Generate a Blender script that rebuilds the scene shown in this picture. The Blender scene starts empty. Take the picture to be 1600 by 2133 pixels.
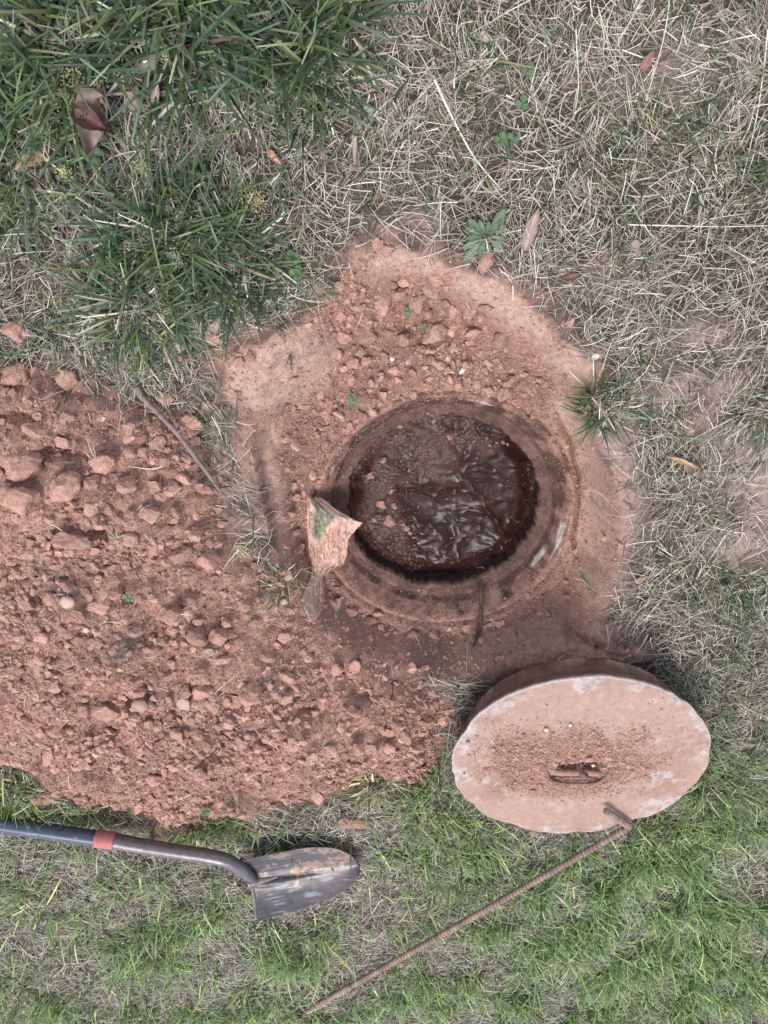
import bpy, math, random
import numpy as np
from mathutils import Vector, Matrix, noise as mnoise

# ------------------------------------------------------------------ camera, sky, sun, exposure
SC = bpy.context.scene
COL = SC.collection
CAMH, TILT, FPX = 1.4, math.radians(28), 1540.0
cam_d = bpy.data.cameras.new('camera')
cam = bpy.data.objects.new('camera', cam_d); COL.objects.link(cam)
cam.location = (0, 0, CAMH); cam.rotation_euler = (-TILT, 0, 0)
cam_d.sensor_fit = 'VERTICAL'; cam_d.sensor_height = 36; cam_d.lens = FPX / 2133 * 36
cam_d.clip_start = 0.02; cam_d.clip_end = 500
SC.camera = cam
SUN_EL, SUN_AZ = math.radians(73), math.radians(215)     # azimuth measured from +Y clockwise
W = bpy.data.worlds.new('World'); SC.world = W; W.use_nodes = True
nt = W.node_tree; nt.nodes.clear()
sky = nt.nodes.new('ShaderNodeTexSky'); sky.sky_type = 'NISHITA'; sky.sun_disc = False
sky.sun_elevation = SUN_EL; sky.sun_rotation = SUN_AZ; sky.dust_density = 1.0; sky.air_density = 1.0; sky.ozone_density = 1.5
hs = nt.nodes.new('ShaderNodeHueSaturation'); hs.inputs['Saturation'].default_value = 0.5
bg = nt.nodes.new('ShaderNodeBackground'); bg.inputs['Strength'].default_value = 0.15
wo = nt.nodes.new('ShaderNodeOutputWorld')
nt.links.new(sky.outputs[0], hs.inputs['Color']); nt.links.new(hs.outputs[0], bg.inputs[0]); nt.links.new(bg.outputs[0], wo.inputs[0])
sd = bpy.data.lights.new('sun', 'SUN'); sd.energy = 1.7; sd.angle = math.radians(28); sd.color = (1, .98, .955)
sun = bpy.data.objects.new('sun', sd); COL.objects.link(sun)
sdir = Vector((math.sin(SUN_AZ) * math.cos(SUN_EL), math.cos(SUN_AZ) * math.cos(SUN_EL), math.sin(SUN_EL)))
sun.rotation_euler = sdir.to_track_quat('Z', 'Y').to_euler(); sun.location = sdir * 10
SC.view_settings.view_transform = 'Standard'; SC.view_settings.look = 'None'
SC.view_settings.exposure = 1.05; SC.view_settings.gamma = 1
SC.render.engine = 'CYCLES'

# ------------------------------------------------------------------ helpers
RS = np.random.RandomState(7)
random.seed(7)
_c, _s = math.cos(-TILT), math.sin(-TILT)
RC = np.array([[1, 0, 0], [0, _c, -_s], [0, _s, _c]])
CP = np.array([0, 0, CAMH])

def unp(px, py, z=0.0):
    """photo pixel -> point of the plane at height z"""
    d = RC @ np.array([px - 800.0, 1066.5 - py, -FPX]); t = (z - CAMH) / d[2]
    return CP + d * t

def unpa(pts, z=0.0):
    return np.array([unp(a, b, z)[:2] for a, b in pts])

def proj(x, y, z=0.0):
    P = np.stack([x, y, np.zeros_like(x) + z], -1) - CP
    q = P @ RC
    w = np.minimum(q[..., 2], -0.05)
    return 800 - FPX * q[..., 0] / w, 1066.5 + FPX * q[..., 1] / w

_T = np.random.RandomState(3).rand(16, 256, 256)

def vnoise(x, y, seed=0):
    t = _T[seed % 16]
    xi = np.floor(x).astype(np.int64); yi = np.floor(y).astype(np.int64)
    fx = x - xi; fy = y - yi
    fx = fx * fx * fx * (fx * (fx * 6 - 15) + 10); fy = fy * fy * fy * (fy * (fy * 6 - 15) + 10)
    xi = (xi + seed * 37) & 255; yi = (yi + seed * 91) & 255; x1 = (xi + 1) & 255; y1 = (yi + 1) & 255
    return (t[xi, yi] * (1 - fx) + t[x1, yi] * fx) * (1 - fy) + (t[xi, y1] * (1 - fx) + t[x1, y1] * fx) * fy

def fbm(x, y, scale, octv=4, seed=0, gain=.5):
    s = 0; a = 1; n = 0
    for o in range(octv):
        s = s + a * (vnoise(x * scale + 11.3 * o, y * scale - 7.1 * o, seed + o) - .5) * 2; n += a
        a *= gain; scale *= 2.03
    return s / n

def cells(x, y, size, seed=0):
    """packed lumps: height 0..1 of rounded, angular domes, each with its own height"""
    u = x / size; v = y / size
    xi = np.floor(u).astype(np.int64); yi = np.floor(v).astype(np.int64)
    best = np.zeros_like(u)
    A, B, Cc, Dd = _T[seed % 16], _T[(seed + 3) % 16], _T[(seed + 5) % 16], _T[(seed + 9) % 16]
    for dx in (-1, 0, 1):
        for dy in (-1, 0, 1):
            cx = xi + dx; cy = yi + dy; i = cx & 255; j = cy & 255
            px = cx + .15 + .7 * A[i, j]; py = cy + .15 + .7 * B[i, j]
            r = .35 + .45 * Cc[i, j]; h = .3 + .7 * Dd[i, j]
            ex = u - px; ey = v - py; an = Cc[j, i] * 6.28; k = .75 + .5 * Dd[j, i]
            qx = (ex * np.cos(an) + ey * np.sin(an)) * k; qy = (-ex * np.sin(an) + ey * np.cos(an)) / k
            m = np.maximum(np.abs(qx), np.abs(qy)) * .5 + np.hypot(qx, qy) * .55
            d = np.clip(1 - (m / r) ** 3, 0, None)
            best = np.maximum(best, h * r * 1.6 * np.sqrt(d))
    return best

def smooth(a, b, x):
    t = np.clip((x - a) / (b - a), 0, 1); return t * t * (3 - 2 * t)

def poly_sd(x, y, poly):
    """signed distance to a polygon, positive inside"""
    d2 = np.full(x.shape, 1e9); ins = np.zeros(x.shape, bool)
    n = len(poly)
    for i in range(n):
        ax, ay = poly[i]; bx, by = poly[(i + 1) % n]
        ex, ey = bx - ax, by - ay
        t = np.clip(((x - ax) * ex + (y - ay) * ey) / (ex * ex + ey * ey + 1e-12), 0, 1)
        d2 = np.minimum(d2, (x - ax - t * ex) ** 2 + (y - ay - t * ey) ** 2)
        c = ((ay > y) != (by > y)) & (x < (bx - ax) * (y - ay) / (by - ay + 1e-12) + ax)
        ins ^= c
    d = np.sqrt(d2)
    return np.where(ins, d, -d)

def mesh_np(name, V, F, col=None, smooth_shade=False, mats=(), parent=None, matidx=None):
    """V (n,3), F (m,k) int array or list of such arrays with different k"""
    me = bpy.data.meshes.new(name)
    Fs = F if isinstance(F, list) else [F]
    V = np.ascontiguousarray(V, np.float32)
    me.vertices.add(len(V)); me.vertices.foreach_set('co', V.ravel())
    nl = sum(f.size for f in Fs); npoly = sum(len(f) for f in Fs)
    me.loops.add(nl); me.polygons.add(npoly)
    me.loops.foreach_set('vertex_index', np.concatenate([f.ravel() for f in Fs]).astype(np.int32))
    tot = np.concatenate([np.full(len(f), f.shape[1]) for f in Fs]).astype(np.int32)
    st = np.concatenate([[0], np.cumsum(tot)[:-1]]).astype(np.int32)
    me.polygons.foreach_set('loop_start', st); me.polygons.foreach_set('loop_total', tot)
    me.polygons.foreach_set('use_smooth', np.full(npoly, bool(smooth_shade)))
    if matidx is not None: me.polygons.foreach_set('material_index', matidx.astype(np.int32))
    me.update(calc_edges=True); me.validate(clean_customdata=False)
    if col is not None:
        a = me.color_attributes.new('Col', 'FLOAT_COLOR', 'POINT')
        c = np.ones((len(V), 4), np.float32); c[:, :3] = col
        a.data.foreach_set('color', c.ravel())
    for m in mats: me.materials.append(m)
    o = bpy.data.objects.new(name, me); COL.objects.link(o)
    if parent: o.parent = parent
    return o

def tag(o, label=None, cat=None, group=None, kind=None):
    if label: o['label'] = label
    if cat: o['category'] = cat
    if group: o['group'] = group
    if kind: o['kind'] = kind
    return o

def empty(name, loc=(0, 0, 0)):
    o = bpy.data.objects.new(name, None); COL.objects.link(o); o.location = loc; o.empty_display_size = .05
    return o

# ------------------------------------------------------------------ materials
def mat(name, color=None, rough=.9, attr=False, nscale=60, nvar=.25, bump=.0, bscale=200, bdist=.002, metal=0, spec=.3,
        speck=None, transl=0, coat=0, world=False, bump2=0):
    m = bpy.data.materials.new(name); m.use_nodes = True
    t = m.node_tree; N = t.nodes; L = t.links
    p = N['Principled BSDF']; out = N['Material Output']
    p.inputs['Roughness'].default_value = rough; p.inputs['Metallic'].default_value = metal
    p.inputs['Specular IOR Level'].default_value = spec; p.inputs['Coat Weight'].default_value = coat
    tc = N.new('ShaderNodeTexCoord')
    CO = N.new('ShaderNodeNewGeometry').outputs['Position'] if world else tc.outputs['Object']
    if attr:
        a = N.new('ShaderNodeVertexColor'); a.layer_name = 'Col'; src = a.outputs[0]
    else:
        r = N.new('ShaderNodeRGB'); r.outputs[0].default_value = (*color, 1); src = r.outputs[0]
    n = N.new('ShaderNodeTexNoise'); n.inputs['Scale'].default_value = nscale; n.inputs['Detail'].default_value = 6
    n.inputs['Roughness'].default_value = .65
    L.new(CO, n.inputs['Vector'])
    mr = N.new('ShaderNodeMapRange'); mr.inputs[1].default_value = .3; mr.inputs[2].default_value = .7
    mr.inputs[3].default_value = 1 - nvar; mr.inputs[4].default_value = 1 + nvar
    L.new(n.outputs[0], mr.inputs[0])
    mx = N.new('ShaderNodeMix'); mx.data_type = 'RGBA'; mx.blend_type = 'MULTIPLY'; mx.inputs[0].default_value = 1
    L.new(src, mx.inputs[6]); L.new(mr.outputs[0], mx.inputs[7]); src = mx.outputs[2]
    if speck:                                  # (scale, threshold, colour, amount): mineral specks / stains with an outline of their own
        for (sc_, lo, hi, cc) in speck:
            n2 = N.new('ShaderNodeTexNoise'); n2.inputs['Scale'].default_value = sc_; n2.inputs['Detail'].default_value = 5
            n2.inputs['Roughness'].default_value = .7
            L.new(CO, n2.inputs['Vector'])
            m2 = N.new('ShaderNodeMapRange'); m2.inputs[1].default_value = lo; m2.inputs[2].default_value = hi
            L.new(n2.outputs[0], m2.inputs[0])
            x2 = N.new('ShaderNodeMix'); x2.data_type = 'RGBA'
            L.new(m2.outputs[0], x2.inputs[0]); L.new(src, x2.inputs[6]); x2.inputs[7].default_value = (*cc, 1)
            src = x2.outputs[2]
    L.new(src, p.inputs['Base Color'])
    if bump:
        nb = N.new('ShaderNodeTexNoise'); nb.inputs['Scale'].default_value = bscale; nb.inputs['Detail'].default_value = 8
        nb.inputs['Roughness'].default_value = .7
        L.new(CO, nb.inputs['Vector'])
        b = N.new('ShaderNodeBump'); b.inputs['Strength'].default_value = bump; b.inputs['Distance'].default_value = bdist
        L.new(nb.outputs[0], b.inputs['Height']); L.new(b.outputs[0], p.inputs['Normal'])
        if bump2:                                  # granular pits and crumbs a few millimetres wide
            vo = N.new('ShaderNodeTexVoronoi'); vo.inputs['Scale'].default_value = bump2; vo.inputs['Randomness'].default_value = 1
            L.new(CO, vo.inputs['Vector'])
            b2 = N.new('ShaderNodeBump'); b2.invert = True; b2.inputs['Strength'].default_value = .7; b2.inputs['Distance'].default_value = .6 / bump2
            L.new(vo.outputs['Distance'], b2.inputs['Height']); L.new(b2.outputs[0], b.inputs['Normal'])
    if transl:
        tr = N.new('ShaderNodeBsdfTranslucent'); L.new(src, tr.inputs[0])
        ms = N.new('ShaderNodeMixShader'); ms.inputs[0].default_value = transl
        L.new(p.outputs[0], ms.inputs[1]); L.new(tr.outputs[0], ms.inputs[2]); L.new(ms.outputs[0], out.inputs[0])
    return m

CLAY = np.array([.448, .252, .192]); CLAYD = np.array([.22, .12, .093]); DUST = np.array([.53, .345, .265])
DIRT = np.array([.080, .055, .044]); PALE = np.array([.38, .265, .225])
M_ground = mat('earth', attr=True, nscale=70, nvar=.28, bump=1.0, bscale=200, bdist=.006, world=True, bump2=330,
               speck=[(900, .68, .74, (.55, .36, .28))])
M_clod = mat('clay_clod', attr=True, nscale=90, nvar=.25, bump=1.0, bscale=170, bdist=.006, world=True, bump2=300, speck=[(700, .68, .75, (.6, .38, .3))])
M_grass = mat('green_blade', attr=True, rough=.45, nscale=60, nvar=.12, spec=.35, transl=.22)
M_straw = mat('dead_blade', attr=True, rough=.7, nscale=80, nvar=.15, spec=.25, transl=.12)
M_root = mat('fine_root', attr=True, rough=.9, nscale=80, nvar=.2)

# ------------------------------------------------------------------ layout, in photo pixels unprojected to the ground
PIT = [(800, 500), (870, 512), (950, 545), (1050, 592), (1120, 635), (1180, 695), (1240, 750), (1262, 800), (1225, 850), (1235, 920), (1275, 980),
       (1295, 1080), (1285, 1180), (1255, 1250), (1230, 1300), (1300, 1330), (1345, 1360), (1200, 1372), (1080, 1385), (980, 1405), (880, 1400),
       (790, 1385), (720, 1360), (650, 1290), (600, 1215), (570, 1130), (545, 1040), (530, 960), (505, 880), (470, 820), (475, 745), (520, 705),
       (600, 690), (660, 640), (720, 560)]
PILE = [(-520, 760), (-200, 740), (0, 770), (90, 795), (170, 790), (250, 820), (320, 850), (370, 900), (430, 960), (455, 1040), (490, 1110), (560, 1190),
        (650, 1275), (720, 1335), (800, 1385), (870, 1420), (915, 1480), (905, 1570), (860, 1620), (760, 1600), (700, 1640), (600, 1665), (530, 1700),
        (430, 1700), (370, 1745), (300, 1690), (180, 1660), (60, 1600), (-100, 1580), (-420, 1560)]
BAND = [(770, 520), (860, 500), (960, 548), (1080, 605), (1170, 690), (1250, 745), (1255, 800), (1190, 845), (1140, 790), (1070, 700), (1000, 640),
        (930, 592), (850, 570), (780, 575)]
LPATCH = [(470, 745), (540, 700), (640, 690), (690, 740), (680, 800), (620, 860), (540, 880), (480, 830)]
LCHAN = [(525, 900), (580, 890), (570, 1000), (585, 1100), (605, 1150), (600, 1170), (575, 1150), (550, 1080), (525, 980)]
RCHAN = [(1190, 850), (1240, 900), (1270, 980), (1290, 1080), (1280, 1180), (1230, 1260), (1215, 1180), (1230, 1080), (1215, 980), (1180, 900)]
BSLOPE = [(960, 1385), (1080, 1340), (1220, 1310), (1340, 1355), (1200, 1370), (1060, 1385), (960, 1400)]
RING_C = unp(926, 1076, -.12)
RX, RY = float(RING_C[0]), float(RING_C[1])
R_LIP, Z_LIP = .298, -.12
R_IN, Z_IN = .2290, -.18
DZ = .07
wPIT, wPILE, wBAND, wLP, wLC, wRC, wBS = map(unpa, (PIT, PILE, BAND, LPATCH, LCHAN, RCHAN, BSLOPE))

step = .0042
fx_ = np.arange(-1.62, 1.5, step); fy_ = np.arange(-3.0, .42, step)
def grow(lim, start, s):
    out = []; p = start; d = s
    while abs(p) < lim: d *= 1.35; p += d; out.append(p)
    return out
gx = np.concatenate([grow(40, fx_[0], -step)[::-1], fx_, grow(40, fx_[-1], step)])
gy = np.concatenate([grow(40, fy_[0], -step)[::-1], fy_, grow(40, fy_[-1], step)])
X, Y = np.meshgrid(gx, gy, indexing='ij')

def layers(X, Y):
    """ground height, colour and masks"""
    n1 = fbm(X, Y, 6, 4, 1); n2 = fbm(X, Y, 22, 4, 2); wob = .02 * fbm(X, Y, 9, 3, 4) + .008 * fbm(X, Y, 40, 3, 6)
    sp = poly_sd(X, Y, wPIT) + wob * .8
    dr = np.hypot(X - RX, Y - RY)
    dout = np.clip(dr - R_LIP, 0, None)
    t = np.clip(sp, 0, None) / (np.clip(sp, 0, None) + dout + 1e-6)
    pit = smooth(0, .012, sp)
    depth = -.112 * smooth(-.03, .55, t) 
    # ditches cut along the right and left, sharper drop at the upper right
    sB = poly_sd(X, Y, wBAND) + wob; sL = poly_sd(X, Y, wLP) + wob; sC = poly_sd(X, Y, wLC) + wob * .5
    sR = poly_sd(X, Y, wRC) + wob * .5; sS = poly_sd(X, Y, wBS) + wob * .5
    smoothm = np.clip(np.maximum.reduce([smooth(-.03, .03, s + .012 * n2) * k for s, k in ((sB, 1), (sL, .9), (sC, 1), (sR, 1), (sS, .35))]), 0, 1)
    depth = depth + .03 * smooth(-.03, .05, sL) - .040 * smooth(-.008, .018, sC) - .042 * smooth(-.008, .022, sR)
    near = smooth(.06, .0, dr - R_LIP)
    depth = np.where(sp > 0, depth, 0)
    lumpy = cells(X + .01 * n2, Y + .01 * n1, .034, 1) * .011 + cells(X, Y, .017, 4) * .006 + cells(X, Y, .009, 7) * .003
    H = .010 * n1 + .006 * n2 + .0025 * fbm(X, Y, 120, 2, 9)
    H = H + depth + pit * (1 - smoothm) * (1 - .75 * near) * (lumpy - .003)
    groove = fbm(X * .35 + Y * .5, Y * .3 - X * .6, 55, 3, 12)
    H = H + smoothm * (.0022 * groove + .0035 * fbm(X, Y, 14, 2, 3))
    # trench holding the soil under the lid's near edge
    H = H + .055 * np.exp(-(((X - .46) / .22) ** 2 + ((Y + 1.10 + .25 * (X - .46) ** 2) / .045) ** 2)) * (sp < .04)
    # inside the riser: the sheet drops away below the sludge
    H = np.where(dr < R_LIP + .012, np.minimum(H, -.128), H)
    H = np.where(dr < R_LIP - .002, -.48, H)
    # colour
    px, py = proj(X, Y)
    blob = lambda cx, cy, rx, ry: np.exp(-(((px - cx) / rx) ** 2 + ((py - cy) / ry) ** 2))
    pale = blob(1450, 820, 110, 60) + blob(1600, 1000, 110, 110) + blob(1275, 900, 45, 60) + blob(1290, 1100, 45, 150) + \
        blob(1540, 1160, 80, 50) + blob(1480, 700, 60, 40) + .7 * blob(1560, 880, 100, 60) + .6 * blob(880, 470, 80, 35) + \
        .5 * blob(1250, 560, 90, 60) + .45 * blob(1400, 150, 200, 120) + .8 * blob(450, 900, 60, 120) + .5 * blob(500, 1050, 40, 90)
    pale = np.clip(pale * (1 + .9 * n2) + .18 * n1, 0, 1)[..., None]
    c = DIRT * (1 + .35 * n2[..., None]); c = c * (1 - pale) + PALE * pale
    spl = poly_sd(X, Y, wPILE)
    halo = np.clip(smooth(-.10, .01, spl) * .7 + smooth(-.05, .0, sp), 0, 1) * np.clip(.55 + n2, 0, 1)
    c = c * (1 - halo[..., None]) + (CLAY * .85) * halo[..., None]
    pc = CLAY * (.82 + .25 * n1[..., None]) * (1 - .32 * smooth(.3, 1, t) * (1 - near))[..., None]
    pc = pc * (1 - smoothm[..., None]) + DUST * (1 + .10 * groove[..., None]) * smoothm[..., None]
    damp = (.35 * smooth(.2, .55, n2 + .3 * n1) * (1 - smoothm))[..., None]
    pc = pc * (1 - damp) + CLAYD * 1.3 * damp
    pm = pit[..., None]
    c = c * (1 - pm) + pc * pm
    return H, c, sp, spl, smoothm, dr

H, gcol, SP, SPL, SMO, DRR = layers(X, Y)

def pile_h(X, Y):
    n1 = fbm(X, Y, 5, 3, 21); n2 = fbm(X, Y, 16, 4, 22); wob = .045 * fbm(X, Y, 7, 3, 24) + .024 * fbm(X, Y, 30, 3, 26)
    s = poly_sd(X, Y, wPILE) + wob
    b = .16 * (1 - np.exp(-np.clip(s, 0, None) / .19)) * (1 + .22 * n1) + .02 * n2 * smooth(0, .1, s)
    warp = .012 * fbm(X, Y, 30, 3, 28)
    c1 = cells(X + warp, Y - warp, .075, 2); c2 = cells(X - warp, Y + warp, .036, 5); c3 = cells(X, Y, .018, 8); c4 = cells(X, Y, .0095, 11)
    rough = smooth(-.35, .35, fbm(X, Y, 4, 3, 29) + .15)
    l = c1 * .026 * rough + c2 * (.005 + .009 * rough) + c3 * .005 + c4 * .0035 + .0025 * fbm(X, Y, 90, 3, 14)
    h = b + l * smooth(-.005, .035, s) - .012 - .03 * smooth(0, -.03, s)
    # hollows left between the biggest clods
    for (hx, hy, rx, ry, dp) in ((97, 968, .032, .014, .05), (440, 1100, .020, .014, .045), (195, 1118, .022, .010, .04), (660, 1474, .028, .010, .045), (270, 1468, .012, .012, .035),
                                 (330, 1010, .02, .008, .025), (20, 905, .03, .012, .03), (560, 1360, .016, .010, .025), (760, 1470, .02, .010, .03), (120, 1390, .02, .009, .025)):
        q = unp(hx, hy, .13 if hx < 600 else .08); h = h - dp * np.exp(-(((X - q[0]) / rx) ** 2 + ((Y - q[1] + .15 * (X - q[0])) / ry) ** 2) ** 1.5) * (s > .03)
    tone = .80 + .2 * c1 + .22 * c2 + .2 * n2 + .16 * fbm(X, Y, 45, 3, 19)
    return h, s, tone, n1

PH, PS, PT, PN = pile_h(X, Y)
TOP = np.maximum(H, np.where(PS > -.03, H + PH, -9))
TOPC = np.where(DRR < R_LIP + .004, -.175 + .05 * np.clip((DRR - R_IN) / (R_LIP - R_IN), 0, 1), TOP)
SOILM = np.maximum(smooth(-.012, .006, SP), smooth(-.01, .01, PS))     # 1 = bare soil

def samp(G, x, y):
    ix = np.clip(np.searchsorted(gx, x) - 1, 0, len(gx) - 2); iy = np.clip(np.searchsorted(gy, y) - 1, 0, len(gy) - 2)
    fx = np.clip((x - gx[ix]) / (gx[ix + 1] - gx[ix]), 0, 1); fy = np.clip((y - gy[iy]) / (gy[iy + 1] - gy[iy]), 0, 1)
    return (G[ix, iy] * (1 - fx) + G[ix + 1, iy] * fx) * (1 - fy) + (G[ix, iy + 1] * (1 - fx) + G[ix + 1, iy + 1] * fx) * fy

def hit(px, py):
    """where the photo's sight line through a pixel meets the ground or heap"""
    z = 0.0
    for k in range(12):
        p = unp(px, py, z); z2 = float(samp(TOPC, np.array([p[0]]), np.array([p[1]]))[0]); z = z + (z2 - z) * .7
    return unp(px, py, z)

def px_per_m(p):
    q = RC.T @ (np.array(p) - CP); return FPX / -q[2]

nx, ny = X.shape
I = np.arange(nx * ny).reshape(nx, ny)
Q = np.stack([I[:-1, :-1], I[1:, :-1], I[1:, 1:], I[:-1, 1:]], -1).reshape(-1, 4)
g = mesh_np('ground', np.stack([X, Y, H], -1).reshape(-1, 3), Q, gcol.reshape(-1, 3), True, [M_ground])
tag(g, 'bare red clay and brown lawn soil around the dug out opening', 'ground', kind='structure')
keep = (PS > -.028)
kq = keep[:-1, :-1] & keep[1:, :-1] & keep[1:, 1:] & keep[:-1, 1:]
Q2 = np.stack([I[:-1, :-1], I[1:, :-1], I[1:, 1:], I[:-1, 1:]], -1)[kq]
used = np.unique(Q2); remap = np.zeros(nx * ny, np.int64); remap[used] = np.arange(len(used))
pv = np.stack([X, Y, H + PH], -1).reshape(-1, 3)[used]
pcol = (CLAY * PT[..., None] * (1 + .08 * PN[..., None])).reshape(-1, 3)[used]
o = mesh_np('soil_heap', pv, remap[Q2], pcol, True, [M_ground])
tag(o, 'large lumpy heap of dug out red clay soil left of the opening', 'soil heap', kind='stuff')

# ------------------------------------------------------------------ clods of clay
def clod_mesh(seed, sub, flat=.8, smoothc=False, cuts=9):
    import bmesh
    r = random.Random(seed); bm = bmesh.new(); bmesh.ops.create_icosphere(bm, subdivisions=sub, radius=1)
    off = Vector((r.uniform(-50, 50), r.uniform(-50, 50), r.uniform(-50, 50)))
    pl = []
    for k in range(cuts):
        n = Vector((r.gauss(0, 1), r.gauss(0, 1), r.gauss(0, 1))).normalized(); pl.append((n, r.uniform(.40, .80)))
    for v in bm.verts:
        p = v.co.copy()
        if not smoothc:
            for n, d in pl:
                e = p.dot(n) - d
                if e > 0: p -= n * e * .97
        q = p.normalized()
        p += q * (.20 * mnoise.noise(p * 1.6 + off) + (0 if smoothc else .11 * mnoise.noise(p * 3.7 + off) + .085 * mnoise.noise(p * 8 + off) + .05 * mnoise.noise(p * 18 + off)))
        p.z *= flat
        v.co = p
    bm.verts.ensure_lookup_table(); bm.faces.ensure_lookup_table()
    V = np.array([v.co[:] for v in bm.verts]); F = np.array([[v.index for v in f.verts] for f in bm.faces]); bm.free()
    V -= (V.max(0) + V.min(0)) / 2; V /= np.abs(V[:, :2]).max()
    return V, F

CL = [clod_mesh(s, 4, .72 + .05 * (s % 5), cuts=7 + s % 5) for s in range(14)]
CLM = []
for tone in (.84, .98, 1.1, 1.2):
    for k, (V, F) in enumerate(CL):
        n = fbm(V[:, 0] + k, V[:, 1] + V[:, 2], 2, 3, k)
        o = mesh_np('clod_source', V, F, CLAY * tone * (1 + .12 * n[:, None]) * np.array([1, 1, 1.0]), False, [M_clod]); CLM.append(o.data)
        me = o.data; me.polygons.foreach_set('use_smooth', np.ones(len(me.polygons), bool)); bpy.data.objects.remove(o)
placed = []; CLODS = []
def add_clod(p, w, asp=1.0, rz=None, mesh=None, sink=.30, label=None, group=None, name='clay_clod', cat='clay clod', flat=1.0):
    rz = RS.rand() * 6.28 if rz is None else rz
    me = mesh or CLM[RS.randint(len(CLM))]
    o = bpy.data.objects.new(name, me); COL.objects.link(o)
    sx = w / 2; sy = w / 2 * asp; sz = w / 2 * min(1, asp * 1.1) * flat
    zc = float(samp(TOP, np.array([p[0]]), np.array([p[1]]))[0])
    sx, sy, sz = sx * 1.12, sy * 1.12, sz * 1.12; o.scale = (sx, sy, sz); o.rotation_euler = (RS.uniform(-.25, .25), RS.uniform(-.25, .25), rz)
    o.location = (p[0], p[1], zc + sz * .62 * (1 - (sink + (.22 if w > .065 else 0)) * 1.6))
    placed.append((p[0], p[1], w * .45)); CLODS.append((o, p[0], p[1], w, asp))
    return tag(o, label, cat, group)

A7 = [(75, 310, 130, 1), (330, 335, 120, .85), (990, 200, 60, .9), (230, 90, 35, 1), (235, 210, 35, 1), (790, 430, 100, .6),
      (995, 455, 50, .6), (1045, 815, 48, 1), (985, 860, 85, .8), (825, 860, 95, .7), (735, 850, 75, .9), (880, 810, 75, .9), (615, 840, 105, .9),
      (450, 830, 75, 1), (500, 740, 140, .7), (690, 690, 72, .9), (620, 690, 55, .9), (720, 780, 50, .8), (800, 680, 50, .8), (310, 850, 160, .9),
      (180, 580, 130, .6), (300, 640, 75, .8), (100, 740, 210, .8), (100, 920, 180, .8), (440, 960, 85, .9), (570, 1010, 60, .7), (720, 980, 115, .8),
      (740, 1145, 72, .9), (870, 1170, 105, .8), (1000, 1190, 120, .9), (925, 1075, 75, .9), (340, 1110, 180, .55), (130, 1160, 100, .8), (560, 1355, 70, .8),
      (800, 1205, 62, .8), (830, 1010, 55, .9), (130, 440, 42, 1), (180, 400, 60, .7), (175, 460, 34, .8), (60, 400, 50, .8), (705, 1230, 60, .8), (290, 975, 62, .8),
      (345, 930, 52, .8), (560, 590, 80, .6), (325, 520, 70, .7), (40, 850, 60, .8), (90, 1000, 70, .8), (235, 1010, 45, .8), (480, 1310, 60, .7), (90, 1260, 70, .8)]
A8 = [(280, 130, 52, .9), (278, 215, 52, 1), (240, 255, 46, .8), (340, 225, 60, .7), (380, 85, 32, .9), (410, 55, 52, .8),
      (480, 180, 62, .8), (600, 130, 85, .9), (695, 205, 75, .9), (775, 205, 75, 1), (895, 155, 52, .9), (1000, 210, 62, .7), (1000, 345, 66, .8),
      (655, 400, 52, .8), (710, 415, 72, .9), (745, 445, 52, .8), (815, 430, 78, .7), (885, 400, 85, .9), (480, 400, 60, .8),
      (380, 465, 110, .8), (890, 510, 95, .5), (1110, 505, 115, .8), (215, 610, 60, .7), (1360, 540, 60, .7), (1380, 670, 32, .9), (1350, 690, 32, .9),
      (770, 745, 26, .8), (780, 290, 90, .4), (300, 50, 50, .8), (100, 90, 60, .7), (60, 190, 50, .8), (150, 210, 60, .7), (540, 75, 40, .8),
      (860, 100, 50, .8), (940, 280, 50, .8), (1080, 280, 50, .7), (1190, 350, 34, .9), (540, 260, 70, .6), (350, 100, 80, .7), (590, 350, 50, .7),
      (1010, 420, 70, .7), (1240, 470, 60, .8), (1300, 600, 50, .8), (1460, 590, 60, .7), (1500, 500, 50, .8), (640, 600, 40, .7), (1160, 600, 50, .7)]
PITC = [(797, 636, 36, 1.2), (832, 610, 38, .8), (868, 633, 36, 1.1), (905, 688, 56, .9), (1042, 707, 38, .95), (898, 605, 38, .7), (943, 648, 24, 1.2),
        (765, 700, 40, .8), (985, 690, 45, .5), (948, 725, 30, .6), (735, 755, 28, 1), (915, 758, 30, .8), (1000, 660, 22, 1), (930, 632, 26, .7), (890, 650, 24, 1),
        (880, 725, 25, .8), (802, 742, 22, .9), (775, 797, 20, 1.1), (762, 675, 28, .7), (820, 592, 20, .9), (1010, 640, 30, .7), (1030, 668, 22, .8), (700, 735, 30, .8),
        (750, 640, 26, .7), (1150, 912, 20, .8), (820, 770, 24, .8), (860, 775, 20, .8), (970, 760, 22, .8), (730, 790, 20, 1), (905, 1322, 24, .8), (730, 1290, 26, .9),
        (770, 1345, 30, .7), (860, 1360, 26, .8), (1180, 1240, 20, .8), (690, 1290, 24, 1)]
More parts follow.
